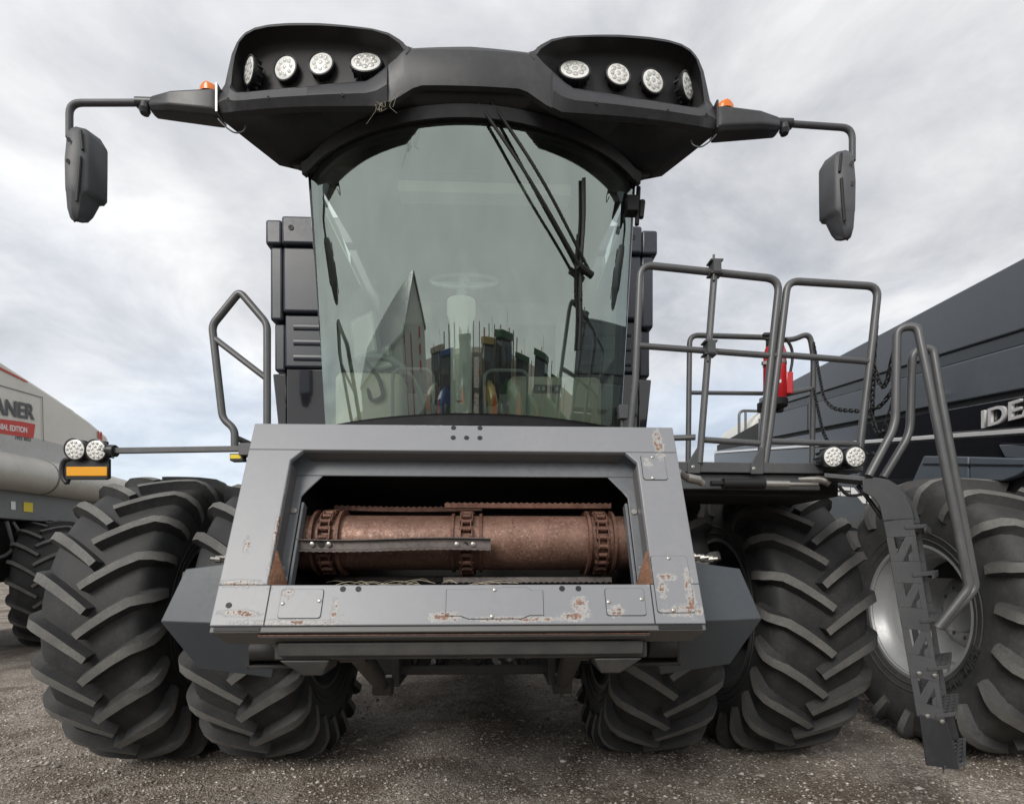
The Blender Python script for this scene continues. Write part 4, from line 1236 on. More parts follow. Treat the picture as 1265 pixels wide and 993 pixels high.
b.prism([LL(u, v) for u, v in ((86, 566), (134, 566), (134, 590), (130, 592), (84, 592), (82, 598), (79, 590), (75, 588), (75, 574), (79, 567))], (0, 0.02, 0))
b.tube([L(88, 566, d), L(79, 568, d), L(76, 578, d), L(77, 590, d), L(83, 597, d)], 0.012, 8, 0.02)
b.tube([L(128, 556, d), L(143, 557, d)], 0.03, 12)
br = b.build('lamp_bracket', 'black_plastic', combine, 0.003)
b = MB(); b.prism([LL(u, v) for u, v in ((83, 576.5), (133, 576.5), (133, 588), (83, 588))], (0, -0.006, 0)); b.build('amber_reflector', 'amber', br, 0.002)
for u in (97, 123):
    p = L(u, 556 + (u - 97) / 26 * 1.0, d)
    lamp(combine, (p.x, p.y - 0.02, p.z), (-0.05, -1, -0.05), 0.049, 'round_lamp', 0.06, 15)

# ------------------------------------------------------------------ platform, rails, ladder on the machine's left side
b = MB()
p0, p1 = L(833, 577, 2.72), L(1015, 579, 2.72)
T = frame_to(p0, p1 - p0); ln_ = (p1 - p0).length
b.box(0, ln_, -0.02, 0.0, -0.028, 0.026, 0, T)
b.box(0, ln_ + 0.22, 0.004, 0.85, -0.01, 0.018, 0, T)
b.box(0.04, ln_, 0.01, 0.05, -0.11, -0.03, 0, T)
pf = b.build('platform', 'frame_grey', combine, 0.004)
b = MB()
b.box(-0.05, ln_ + 0.15, 0.10, 0.55, -0.13, -0.02, 0, T)
b.build('platform_beam', 'under_black', pf, 0.005)
b = MB()
for k in range(9):
    z = -0.05 - 0.01 * k % 0.05; x0 = rnd.uniform(0, 0.25)
    b.tube([(x0, 0.05, -0.06), (x0 + 0.25, 0.03, -0.06 - rnd.uniform(0.01, 0.05)), (x0 + 0.5, 0.05, -0.055)], 0.008, 6, 0.1, T=T)
b.build('hose', 'deep_black', pf)
b = MB()
pa, pb = L(893, 597, 2.68), L(944, 597.5, 2.68)
b.tube([pa, pb], 0.027, 16); b.tube([L(878, 597, 2.68), pa], 0.014, 10)
gs = b.build('gas_strut', 'deep_black', combine)
b = MB(); b.tube([pb, L(974, 598, 2.68)], 0.019, 12); b.tube([L(974, 598, 2.68), L(1010, 598, 2.68)], 0.011, 12); b.tube([L(985, 592, 2.75), L(1015, 592, 2.72), L(1026, 597, 2.7)], 0.022, 12, 0.03)
b.build('strut_rod', 'bare_steel', gs)
b = MB()
for u, v in ((856, 577), (931, 579)):
    b.lathe([(0, 0.010), (0.006, 0.010), (0.008, 0.006), (0.008, 0)], 12, T=frame_to(L(u, v, 2.695), (0, -1, 0)), caps=False)
b.build('bolt', 'bare_steel', pf)
b = MB()
b.tube([L(848, 590, 2.5), L(863, 593, 2.52)], 0.022, 12); b.tube([L(863, 593, 2.52), L(868, 597, 2.53)], 0.017, 10); b.tube([L(838, 583, 2.45), L(850, 591, 2.5)], 0.016, 10)
b.build('hydraulic_coupler', 'bare_steel', pf)
for u in (1026, 1053):
    p = L(u, 565, 2.64)
    lamp(combine, (p.x, p.y - 0.02, p.z), (0.08 - 0.1, -1, -0.03), 0.049, 'round_lamp', 0.09, 15)
# rails
d = 2.72
b = MB()
b.tube([L(776, 560, d + 0.05), L(785, 470, d), L(791, 327, d), L(963, 345, d), L(957, 400, d), L(939, 571, d)], 0.0185, 12, 0.07)
b.tube([L(789, 427, d), L(961, 440, d)], 0.016, 10)
b.tube([L(868, 543, d), L(944, 548, d)], 0.016, 10); b.tube([L(830, 541, d + 0.15), L(859, 540, d + 0.1)], 0.016, 10)
b.tube([L(883, 332, d - 0.02), L(864, 572, d - 0.02)], 0.017, 10)
r1 = b.build('guard_rail', 'rail', combine)
b = MB()
for u, v in ((883, 332), (876, 431)):
    p = L(u, v, d - 0.02)
    b.box(p.x - 0.032, p.x + 0.032, p.y - 0.03, p.y + 0.03, p.z + 0.028, p.z + 0.036); b.box(p.x - 0.032, p.x + 0.032, p.y - 0.03, p.y + 0.03, p.z - 0.036, p.z - 0.028)
    b.box(p.x - 0.02, p.x + 0.02, p.y - 0.034, p.y + 0.03, p.z - 0.03, p.z + 0.03)
    b.tube([p + Vector((-0.014, -0.02, 0.06)), p + Vector((-0.014, -0.02, -0.07))], 0.006, 6)
b.build('rail_clamp', 'frame_grey', r1)
b = MB()
for u, v in ((858, 577), (936, 578)):
    p = L(u, v, d - 0.03)
    b.prism([(p.x - 0.035, p.y, p.z - 0.03), (p.x + 0.03, p.y, p.z - 0.03), (p.x + 0.035, p.y, p.z + 0.09), (p.x + 0.02, p.y, p.z + 0.11), (p.x - 0.03, p.y, p.z + 0.03)], (0, 0.008, 0))
b.build('rail_foot', 'frame_grey', r1, 0.002)
b = MB()
b.tube([L(945, 572, d), L(951, 530, d), L(973, 347, d), L(1085, 354, d), L(1079, 410, d), L(1062, 555, d)], 0.0185, 12, 0.06)
b.tube([L(964, 438, d), L(1076, 447, d)], 0.016, 10); b.tube([L(952, 545, d), L(1062, 549, d)], 0.016, 10)
b.build('gate_rail', 'rail', combine)
d = 3.5
b = MB()
b.tube([L(850, 575, d), L(852, 414, d), L(952, 417, d), L(977, 421, d), L(1000, 411, d), L(1005, 440, d), L(1003, 575, d)], 0.0175, 12, 0.06)
b.tube([L(852, 485, d), L(951, 486, d)], 0.014, 10); b.tube([L(972, 487, d), L(1003, 480, d)], 0.016, 10)
b.build('rear_guard_rail', 'rail', combine)

# chains across the gate
def chain(pts, n_smooth=14, parent=combine, link_l=0.036, wr_=0.0042):
    p = fillet(pts, 10.0, n_smooth)
    # even arc-length resample
    seg = [0.0]
    for a, c in zip(p[:-1], p[1:]): seg.append(seg[-1] + (c - a).length)
    step = link_l * 0.72; k = int(seg[-1] / step); b = MB()
    def at(s):
        i = int(np.searchsorted(seg, s)) - 1; i = max(0, min(i, len(p) - 2))
        f = (s - seg[i]) / max(seg[i + 1] - seg[i], 1e-9)
        return p[i].lerp(p[i + 1], f), (p[i + 1] - p[i]).normalized()
    for j in range(k):
        c, dd = at((j + 0.5) * step)
        up = (0, 1, 0.2) if j % 2 else (1, 0.2, 0.1)
        if abs(Vector(up).normalized().dot(dd)) > 0.95: up = (0, 0, 1)
        T = frame_to(c, dd, up)
        hl, hw = link_l / 2 - 0.008, 0.0085
        st_ = [(hl + 0.008 * math.cos(a), hw * math.sin(a), 0) for a in (-PI / 2, -PI / 4, 0, PI / 4, PI / 2)] + [(-hl - 0.008 * math.cos(a), -hw * math.sin(a), 0) for a in (-PI / 2, -PI / 4, 0, PI / 4, PI / 2)]
        b.tube(st_, wr_, 5, T=T, closed=True)
    return b.build('safety_chain', 'chain_steel', parent, smooth=60)
d1, d2 = 2.72, 2.55
chain([L(1083, 395, d1), L(1080, 440, d1), L(1077, 520, d1)], 3)
chain([L(1005, 424, 3.45), L(1020, 505, 3.1), L(1066, 508, 2.75)])
chain([L(1005, 480, 3.45), L(1018, 540, 3.2), L(1042, 572, 3.1), L(1060, 585, 3.0)])
chain([L(1078, 448, d1), L(1092, 488, 2.65), L(1107, 423, d2)])
chain([L(1075, 507, d1), L(1088, 502, 2.65), L(1106, 478, d2)], 5)
chain([L(1074, 508, d1), L(1088, 548, 2.6), L(1107, 485, d2)])
chain([L(1066, 560, 2.8), L(1085, 562, 2.7), L(1090, 548, 2.6)], 5)

# ladder, swung out beside the tyre
lb = MB()
def plate(bb, pts, back, mi=0): bb.prism(pts, back, mi)
dt, dbm = 2.50, 2.40
back = Vector((0.30, 0.32, 0.0))            # towards the far stringer
def stringer_pts(dsh):
    return None
# near stringer: side plates with lightening holes; u,v outline at top and bottom
TLp, TRp, BLp, BRp = L(1092, 644, 2.46), L(1128, 641, 2.48), L(1133, 884, 2.40), L(1168, 894, 2.42)
ux = (TRp - TLp).normalized()
thk = Vector((0.004, 0.008, 0))
def SP(a, t): return TLp.lerp(TRp, a).lerp(BLp.lerp(BRp, a), t)
def stringer(bb, shift):
    def Q(a, t): return SP(a, t) + shift
    e = 0.16
    cells = [(0.085, 0.21), (0.32, 0.445), (0.555, 0.685), (0.80, 0.925)]
    ts = [0.0]
    for a, c in cells: ts += [a, c]
    ts.append(1.0)
    for i in range(0, len(ts) - 1, 2):
        plate(bb, [Q(0, ts[i]), Q(1, ts[i]), Q(1, ts[i + 1]), Q(0, ts[i + 1])], thk)
    for a, c in cells:
        plate(bb, [Q(0, a), Q(0.24, a), Q(0.27, c), Q(0, c)], thk)
        plate(bb, [Q(0.80, a), Q(1, a), Q(1, c), Q(0.80, c)], thk)
        plate(bb, [Q(0.25, c - 0.035), Q(0.25, c), Q(0.42, c), Q(0.80, a + 0.035), Q(0.80, a), Q(0.66, a)], thk * 0.9)
        plate(bb, [Q(0.66, c - 0.03), Q(0.80, c - 0.05), Q(0.80, c), Q(0.62, c)], thk * 0.85)
    # folded edge flange
    plate(bb, [Q(1, 0), Q(1, 1), Q(1, 1) + Vector((0.03, 0.05, 0)), Q(1, 0) + Vector((0.03, 0.05, 0))], Vector((-0.006, 0, 0)))
for sh in (Vector((0, 0, 0)), back):
    b = MB(); stringer(b, sh)
    lad = b.build('ladder_stringer', 'frame_grey', combine, 0.0015)
b = MB()                                            # rubber hinged lower part
LP = [L(1136, 882, 2.398), L(1170, 892, 2.418), L(1186, 951, 2.40), L(1144, 945, 2.39)]
b.prism(LP, Vector((0.006, 0.01, 0))); b.prism([p + back for p in LP], Vector((0.006, 0.01, 0)))
b.build('ladder_foot', 'black_plastic', combine, 0.003)
b = MB()
for a, t in ((0.35, 0.985), (0.85, 0.992), (0.3, 0.775), (0.85, 0.77)):
    b.lathe([(0, 0.011), (0.006, 0.010), (0.009, 0.005), (0.009, 0)], 12, T=frame_to(SP(a, t) - Vector((0, 0.002, 0)), (0, -1, 0)), caps=False)
b.build('bolt', 'bare_steel', combine)
for t, dz in ((0.03, 0), (0.27, 0), (0.50, 0), (0.735, 0), (0.965, 0), (1.21, 0)):
    b = MB()
    c0 = SP(0.70, t); c1 = c0 + back; fw = ux * 0.10
    dn = Vector((0, 0, -0.035))
    ed = (c1 - c0)
    # perforated tread: frame bars and cross bars, raised nose
    for k in range(7):
        q0 = c0 + ed * (k / 6.0); w_ = ed.normalized() * 0.008
        b.prism([q0 - w_, q0 + w_, q0 + w_ + fw, q0 - w_ + fw], (0, 0, -0.018))
    for k in range(4):
        q0 = c0 + fw * (k / 3.0); w_ = fw.normalized() * 0.007
        b.prism([q0 - w_, q0 + w_, q0 + w_ + ed, q0 - w_ + ed], (0, 0, -0.020))
    b.prism([c0 + fw, c0 + fw * 1.12, c1 + fw * 1.12, c1 + fw], dn)
    b.prism([c0 - fw * 0.1, c0, c1, c1 - fw * 0.1], dn)
    b.build('step', 'frame_grey', combine, 0.002)
# curved head plates of the ladder
hp = [(1066, 592), (1085, 590), (1097, 592), (1109, 599), (1118, 610), (1125, 625), (1129, 640), (1091, 643), (1087, 625), (1080, 615), (1066, 607)]
b = MB(); b.prism([L(u, v, 2.49) for u, v in hp], Vector((0.004, 0.01, 0))); b.prism([L(u, v, 2.49) + back for u, v in hp], Vector((0.004, 0.01, 0)))
for i in range(1, 6):
    q0, q1 = L(*hp[i], 2.49), L(*hp[i + 1], 2.49)
    b.prism([q0, q1, q1 + back * 0.28, q0 + back * 0.28], Vector((-0.004, 0, -0.004)))
b.build('ladder_head', 'frame_grey', combine, 0.002)
b = MB()
b.prism([L(1018, 584, 2.62), L(1085, 590, 2.49), L(1085, 590, 2.49) + back * 0.6, L(1018, 584, 2.62) + back * 0.5], Vector((0, 0, -0.022)))
b.build('ladder_mount', 'frame_grey', combine, 0.003)
b = MB()
b.tube([L(1036, 600, 2.6), L(1046, 612, 2.6), L(1060, 612, 2.58), L(1075, 606, 2.55)], 0.008, 8, 0.03)
b.tube([L(1060, 600, 2.6), L(1072, 615, 2.55), L(1090, 640, 2.52)], 0.010, 8, 0.05)
b.build('hose', 'deep_black', combine)
b = MB()
hr = fillet([L(1073, 588, 2.5), L(1106, 526, 2.5), L(1108, 406, 2.5), L(1133, 402, 2.47), L(1147, 470, 2.43)], 0.065, 7)
b.tube(hr + fillet([L(1147, 470, 2.43).lerp(L(1197, 726, 2.38), 0.5), L(1197, 726, 2.38), L(1158, 775, 2.42)], 0.025, 5), 0.0185, 12)
b.build('ladder_handrail', 'rail', combine)
b = MB()
hr = fillet([L(1091, 590, 2.62), L(1124, 536, 2.62), L(1127, 434, 2.62), L(1152, 429, 2.6), L(1164, 500, 2.56)], 0.06, 7)
b.tube(hr + fillet([L(1164, 500, 2.56).lerp(L(1205, 726, 2.52), 0.5), L(1205, 726, 2.52), L(1162, 775, 2.55)], 0.025, 5), 0.0185, 12)
b.build('ladder_handrail', 'rail', combine)

# fire extinguisher hung on the rear rail
d = 3.38
pe = Vector(((957 - 632.5) * d / 650, d, 0)); z0 = CAMH + (690 - 500) * d / 650
ex = empty('fire_extinguisher', 'red fire extinguisher with black hose hung on the platform rail', 'fire extinguisher', (pe.x, pe.y, z0))
b = MB()
b.lathe([(0.02, 0.0), (0.02, 0.055), (0.04, 0.068), (0.33, 0.068), (0.37, 0.055), (0.39, 0.022), (0.40, 0)], 28, T=frame_to((0, 0, 0), (0, 0, 1), (1, 0, 0)), caps=False)
b.build('cylinder', 'red', ex)
b = MB()
b.lathe([(-0.015, 0.0), (-0.015, 0.075), (0.03, 0.078), (0.03, 0)], 24, T=frame_to((0, 0, 0), (0, 0, 1), (1, 0, 0)), caps=False)
b.box(-0.08, 0.085, 0.05, 0.075, -0.03, 0.03); b.box(-0.02, 0.02, 0.066, 0.08, -0.03, 0.45)
b.build('holder', 'deep_black', ex, 0.003)
b = MB()
b.tube([(0, 0, 0.39), (0, 0, 0.43)], 0.025, 12); b.box(-0.075, 0.02, -0.015, 0.015, 0.44, 0.46); b.box(-0.06, 0.02, -0.012, 0.012, 0.415, 0.425)
b.build('valve_handle', 'black_plastic', ex, 0.004)
b = MB()
b.tube([(0.01, -0.02, 0.41), (0.06, -0.02, 0.42), (0.10, -0.02, 0.36), (0.105, -0.02, 0.28), (0.085, -0.03, 0.2)], 0.009, 8, 0.05)
b.build('hose', 'deep_black', ex)
b = MB(); b.box(0.055, 0.10, -0.04, 0.0, 0.06, 0.20); b.build('nozzle_holder', 'red', ex, 0.006)
b = MB()
for k in range(5):
    z = 0.12 + 0.045 * k
    pts = [[(0.0695 * math.sin(a), -0.0695 * math.cos(a), z + dz) for a in np.linspace(-0.75, 0.1 - 0.2 * (k % 2), 8)] for dz in (0, 0.02)]
    b.rings(pts, closed=False, caps=False)
b.build('printed_label', 'white', ex)
b = MB(); b.lathe([(-0.01, 0.070), (0.01, 0.070)], 28, T=frame_to((0, 0, 0.26), (0, 0, 1), (1, 0, 0)), caps=False); b.box(-0.09, -0.06, -0.03, -0.01, 0.25, 0.27); b.build('strap', 'bare_steel', ex)

# ------------------------------------------------------------------ dark grey combine on the right
rc_ = empty('combine_harvester', 'dark grey combine at the right edge with chrome lettering and a silver wheel rim', 'combine harvester', (4.7, 5.2, 0))
RXP = 3.30
def G(u, v, x=RXP):
    """survey point on the machine's flank x, in that machine's own metres"""
    d = x * 650 / (u - 632.5)
    return Vector((x - 4.7, d - 5.2, CAMH + (690 - v) * d / 650))
def flank(name, pts, m, x=RXP, th=0.04, parent=rc_, bevel=0.008):
    b = MB(); b.prism([G(u, v, x) for u, v in pts], (th, 0, 0))
    return b.build(name, m, parent, bevel)
def GY(y, z, x=RXP): return Vector((x - 4.7, y - 5.2, z))
# tank: upper slab, its dark swage, lower slab
b = MB()
sec_far, sec_near = 7.1, 1.2
def ztop(y): return 3.30 + 0.055 * (y - 3.3)
def zband1(y): return 2.84 + 0.135 * (y - 3.39)
def zband0(y): return 2.74 + 0.135 * (y - 3.39)
def zseam(y): return 2.45 + 0.135 * (y - 3.39)
def zstr(y): return 2.16 + 0.175 * (y - 3.39)
def slab(name, z0, z1, m, x0=RXP, thick=0.5, y0=sec_near, y1=sec_far, par=rc_, lean=0.0, bev=0.01, n=1):
    b = MB(); ysx = list(np.linspace(y0, y1, n + 1)); rg = []
    for y in ysx:
        a, c = z0(y), z1(y)
        rg.append([(x0 - 4.7, y - 5.2, a), (x0 - 4.7 + lean, y - 5.2, c), (x0 - 4.7 + thick, y - 5.2, c), (x0 - 4.7 + thick, y - 5.2, a)])
    b.rings(rg)
    return b.build(name, m, par, bev)
slab('tank_side', zband1, ztop, 'body_grey', RXP + 0.03, 2.8)
slab('tank_band', zband0, lambda y: zband1(y) - 0.002, 'body_band', RXP + 0.045, 2.7)
slab('tank_side', zseam, lambda y: zband0(y) - 0.002, 'body_grey', RXP + 0.02, 2.8)
slab('shadow_gap', lambda y: zseam(y) - 0.045, lambda y: zseam(y) - 0.002, 'deep_black', RXP + 0.06, 2.6, y1=8.0)
for y0, y1 in ((1.2, 3.99), (4.0, 8.6)):
    slab('gloss_panel', lambda y: zstr(y) + 0.032, lambda y: zseam(y) - 0.047, 'gloss_black', RXP, 0.3, y0, y1)
    slab('trim_strip', lambda y: zstr(y) - 0.002, lambda y: zstr(y) + 0.030, 'bright_trim', RXP - 0.008, 0.3, y0, y1, bev=0.004)
    slab('gloss_panel', lambda y: 1.92 + 0.06 * (y - 3.4), lambda y: zstr(y) - 0.004, 'gloss_black', RXP + 0.002, 0.3, y0, y1)
b = MB(); b.box(-1.35, 1.6, -2.0, 3.4, 1.2, 3.2); b.box(-1.1, 1.6, -2.6, 3.0, 0.75, 1.6)
b.build('body_core', 'under_black', rc_)
b = MB(); b.tube([GY(4.05, 2.62, RXP + 0.02), GY(4.05, 2.62, RXP - 0.03)], 0.018, 10); b.tube([GY(4.02, 2.62, RXP - 0.03), GY(4.09, 2.62, RXP - 0.03)], 0.012, 8)
b.build('catch', 'chrome', rc_)
for yy in (2.95, 4.4, 5.9):
    b = MB(); b.box(RXP + 0.016 - 4.7, RXP + 0.022 - 4.7, yy - 5.2, yy + 0.008 - 5.2, zseam(yy) + 0.01, zband0(yy) - 0.01); b.build('panel_seam', 'deep_black', rc_)
# wheel arch trim
for pts in ([(1112, 628), (1141, 563), (1196, 564), (1196, 593), (1150, 592), (1130, 628)], [(1198, 564), (1262, 566), (1290, 566), (1255, 588), (1238, 594), (1198, 593)]):
    a_ = flank('wheel_arch', pts, 'arch_blue', RXP - 0.03, 0.06)
b = MB(); b.prism([G(u, v, RXP - 0.036) for u, v in ((1140, 572.0), (1264, 573.5), (1264, 575.5), (1140, 574.0))], (0.01, 0, 0)); b.build('arch_crease', 'deep_black', rc_)
flank('side_scoop', [(1233, 549), (1262, 548), (1300, 552), (1300, 572), (1241, 565)], 'body_grey', RXP - 0.02, 0.03)
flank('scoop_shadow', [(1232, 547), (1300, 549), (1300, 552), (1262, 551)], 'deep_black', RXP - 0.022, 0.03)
lettering('chrome_lettering', 'IDEAL', 'bright_trim', rc_, text_frame(GY(3.69, 2.262, RXP - 0.012), (0, -1, 0.0), (0, 0, 1)), 0.122, 0.010, 1.15, 0.002)
# wheel
rtb = tyre_mesh(1.0, 0.68, 0.49, 19, 0.058, 0.06, 0.955)
rw = wheel(rc_, (3.31 - 4.7, 3.95 - 5.2, 0.955), mats=('rubber_old', 'rubber_old_lug'), tm=rtb, rimmat='silver', rim=rim_mesh(0.49, 0.68, 0.10))
rl = None
def arc_text(name, text, m, parent, r, a0, x, size, ccw=True):
    """letters round the tyre wall facing -X"""
    k = 0
    for ch in text:
        if ch != ' ':
            a = a0 + k * size * 0.72 / r
            ctr = Vector((x, -r * math.sin(a), -r * math.cos(a)))
            tang = Vector((0, -math.cos(a), math.sin(a))); rad = Vector((0, math.sin(a), math.cos(a)))
            yield (ch, text_frame(ctr, tang, rad))
        k += 1
vs_t = None
def joined_letters(name, items, m, parent, size):
    bm = bmesh.new()
    for ch, T in items:
        cu = bpy.data.curves.new('t', 'FONT'); cu.body = ch; cu.size = size / 0.7; cu.extrude = 0.003
        ob = bpy.data.objects.new('t', cu); C.objects.link(ob); bpy.context.view_layer.update()
        me = bpy.data.meshes.new_from_object(ob.evaluated_get(bpy.context.evaluated_depsgraph_get()))
        bpy.data.objects.remove(ob); bpy.data.curves.remove(cu)
        me.transform(T); bm.from_mesh(me); bpy.data.meshes.remove(me)
    me = bpy.data.meshes.new(name); bm.to_mesh(me); bm.free()
    me.materials.append(M[m])
    o = bpy.data.objects.new(name, me); C.objects.link(o); o.parent = parent
    return o
joined_letters('size_marking', arc_text('', 'IF710/70R42', None, None, 0.635, R(28), -0.338, 0.066), 'rubber', rw, 0.062)
wheel(rc_, (2.0, 3.95 - 5.2, 0.955), rw)
# lettered shield behind the wheel
b = MB()
SA, SB_, SC_, SD_ = [Vector(((u - 632.5) * d / 650 - 4.7, d - 5.2, CAMH + (690 - v) * d / 650)) for u, v, d in ((1008, 590, 4.85), (1086, 592, 4.7), (1086, 668, 4.65), (1014, 640, 4.75))]
b.prism([SA, SB_, SC_, SD_], (0.03, 0.05, 0)); b.prism([SD_, SC_, SC_ + Vector((0, -0.18, -0.02)), SD_ + Vector((0, -0.18, -0.02))], (0, 0.03, -0.03))
sh_ = b.build('lettered_shield', 'fender', rc_, 0.006)
lettering('lettering', 'FENDT', 'white', sh_, text_frame(SA + Vector((0.09, -0.068, -0.215)), SB_ - SA + Vector((0, -0.0, -0.02)), Vector((0.0, 0, 1))), 0.125, 0.004, 0.92, 0.006)

# pale machine with thin handrail far behind the platform
fm_ = empty('parked_machine', 'pale grey machine roof with a thin handrail far behind the platform', 'farm machine', (5.9, 13.0, 0))
def FP(u, v, d=13.0): return Vector(((u - 632.5) * d / 650 - 5.9, d - 13.0, CAMH + (690 - v) * d / 650))
b = MB(); b.prism([FP(u, v) for u, v in ((905, 562), (925, 548), (928, 525), (938, 508), (985, 500), (985, 640), (905, 640))], (0, 2.2, 0)); b.build('hull', 'offwhite', fm_, 0.05)
b = MB(); b.tube([FP(913, 552), FP(913, 507), FP(945, 508)], 0.035, 8, 0.15); b.tube([FP(921, 545), FP(921, 508)], 0.03, 8); b.tube([FP(912, 550), FP(906, 553), FP(907, 558)], 0.03, 6, 0.1)
b.build('handrail', 'rail', fm_)
b = MB()
for x in (-0.2, 1.2):
    b.lathe([(-0.2, 0.0), (-0.2, 0.55), (0.2, 0.55), (0.2, 0)], 24, T=frame_to((x, 0.6, 0.55), (1, 0, 0)), caps=False)
b.build('wheels', 'rubber', fm_)

# ------------------------------------------------------------------ silver combine on the left
lc = empty('combine_harvester', 'pale silver combine on the left with a red and grey anniversary decal', 'combine harvester', (-8.6, 8.0, 0))
LXP = -7.3
def H(u, v, x=LXP):
    d = x * 650 / (u - 632.5)
    return Vector((x + 8.6, d - 8.0, CAMH + (690 - v) * d / 650))
def HY(y, z, x=LXP): return Vector((x + 8.6, y - 8.0, z))
body = [HY(4.5, 4.35), HY(6.6, 4.33), HY(7.5, 4.17), HY(8.45, 3.92), HY(9.1, 3.72), HY(9.5, 3.55), HY(9.58, 3.40), HY(9.5, 2.85), HY(4.5, 2.85)]
b = MB(); b.prism([p + Vector((0, 0, 0)) for p in body], (-2.6, 0, 0)); lbody = b.build('body', 'pale_silver', lc, 0.05, seg=3)
b = MB(); b.prism([HY(4.5, 3.32, LXP + 0.012), HY(7.5, 3.20, LXP + 0.012), HY(9.0, 3.20, LXP + 0.012), HY(9.55, 3.05, LXP + 0.012), HY(9.45, 2.84, LXP + 0.012), HY(4.5, 2.84, LXP + 0.012)], (-0.05, 0, 0)); b.build('lower_panel', 'lower_silver', lc, 0.01)
b = MB(); b.prism([HY(8.35, 4.02, LXP - 0.15), HY(8.95, 3.86, LXP - 0.15), HY(8.98, 3.76, LXP - 0.15), HY(8.35, 3.90, LXP - 0.15)], (-0.6, 0, 0)); b.build('vent_hump', 'mid_grey', lc, 0.01)
def decal(name, pts, m, off=0.016):
    b = MB(); b.prism([p + Vector((off, 0, 0)) for p in pts], (-0.003, 0, 0)); return b.build(name, m, lc)
decal('pinstripe', [H(-30, 440), H(0, 454), H(33, 471), H(33, 472.5), H(0, 456.5), H(-30, 443)], 'sign_red')
decal('pinstripe', [H(120, 532), H(121.5, 532.5), H(122, 545), H(120.5, 545)], 'sign_red'); decal('pinstripe', [H(123, 533), H(125, 534), H(125.5, 545), H(123.5, 545)], 'sign_red')
decal('panel_line', [H(-20, 470), H(51, 490.5), H(51, 491.3), H(-20, 471)], 'letter_grey'); decal('panel_line', [H(51, 490), H(51.6, 490), H(53, 545), H(52.3, 545)], 'mid_grey')
ban = decal('decal_banner', [H(-60, 514), H(0, 517.5), H(25, 520.5), H(42.5, 524), H(40, 541.5), H(0, 535.5), H(-60, 531)], 'sign_red')
p0 = H(43, 516); p1 = H(0, 511)
dirx = Vector((0, 1, -0.02)).normalized()
lettering('lettering', 'GLEANER', 'letter_grey', lc, text_frame(HY(6.98, 3.35, LXP + 0.016), (0, 1, 0.115), (0, 0.0, 1)), 0.225, 0.002, 0.76, 0.008)
lettering('lettering', 'CENTENNIAL EDITION', 'white', ban, text_frame(HY(7.18, 3.16, LXP + 0.018), (0, 1, 0.11), (0, 0, 1)), 0.08, 0.002, 0.62, 0.002)
lettering('lettering', '1923 2023', 'letter_grey', lc, text_frame(HY(7.71, 3.10, LXP + 0.016), (0, 1, 0.10), (0, 0, 1)), 0.05, 0.002, 0.85)
# rounded tube along the flank
b = MB()
b.rings([[(LXP + 8.6 + 0.02 + 0.30 * math.cos(a), y - 8.0, z + r * math.sin(a)) for a in [2 * PI * k / 28 for k in range(28)]] for y, z, r in ((4.4, 2.60, 0.27), (9.0, 2.61, 0.265), (9.7, 2.59, 0.24), (10.4, 2.56, 0.19), (10.75, 2.55, 0.16))])
tb_ = b.build('unloading_tube', 'tube_silver', lc, smooth=60)
b = MB(); b.rings([[(LXP + 8.6 + 0.02 + (0.30 + dr) * math.cos(a), y - 8.0, 2.605 + (0.266 + dr) * math.sin(a)) for a in [2 * PI * k / 28 for k in range(28)]] for y, dr in ((8.10, 0.0), (8.11, 0.006), (8.125, 0.006), (8.135, 0.0))], caps=False); b.build('tube_joint', 'mid_grey', tb_)
b = MB(); b.box(-1.3 + 0.0, 1.28, -3.5, 1.3, 1.93, 2.36); b.build('side_skirt', 'mid_grey', lc, 0.015)
b = MB(); b.box(1.283, 1.289, -0.22 + 0.1, 0.02 + 0.1 - 0.09, 2.06, 2.2, 0); b.box(1.284, 1.2892, -0.32, -0.25, 2.07, 2.19, 1); b.build('safety_sticker', ['yellow', 'white'], lc)
b = MB(); b.box(-1.3, 1.0, -3.5, 2.6, 1.0, 1.92); b.build('chassis', 'under_black', lc)
b = MB(); b.box(1.1, 1.25, -0.78, -0.70, 0.9, 1.95); b.tube([(1.2, -0.3, 1.9), (1.15, -0.1, 1.45), (1.1, -0.5, 1.3)], 0.025, 8, 0.2); b.tube([(1.2, -0.2, 1.9), (1.2, 0.1, 1.5), (1.1, 0.3, 1.4)], 0.02, 8, 0.2); b.build('support_bar', 'mid_grey', lc)
ltb = tyre_mesh(1.0, 0.62, 0.45, 20, 0.05, 0.05, 0.97)
lw = wheel(lc, (1.25, 0.45, 0.97), rz=R(28), mats=('rubber', 'rubber_lug'), tm=ltb, rimmat='mid_grey', rim=rim_mesh(0.45, 0.62, 0.1))
wheel(lc, (-1.3, 0.45, 0.97), lw)

# ------------------------------------------------------------------ what stands behind the photographer (seen mirrored in the windscreen)
bd = empty('farm_building', 'long white gabled shed with red trim mirrored in the windscreen', 'building', (-13.5, -18.0, 0), R(-85))
b = MB(); b.prism([(-4.2, 0, 0), (4.2, 0, 0), (4.2, 0, 3.9), (0, 0, 6.2), (-4.2, 0, 3.9)], (0, -26, 0)); b.build('wall', 'offwhite', bd)
b = MB()
for s in (-1, 1):
    b.prism([(0, 0.3, 6.28), (s * 4.5, 0.3, 3.80), (s * 4.5, 0.3, 3.95), (0, 0.3, 6.43)], (0, -26.6, 0))
b.build('roof', 'roof_metal', bd)
b = MB()
for x in (-4.15, -2.1, -1.9): b.box(x, x + 0.12, 0.02, 0.06, 0, 3.8)
for z in (1.9, 2.7, 3.5): b.box(1.2, 1.9, 0.02, 0.06, z, z + 0.5)
b.build('trim', 'sign_red', bd)
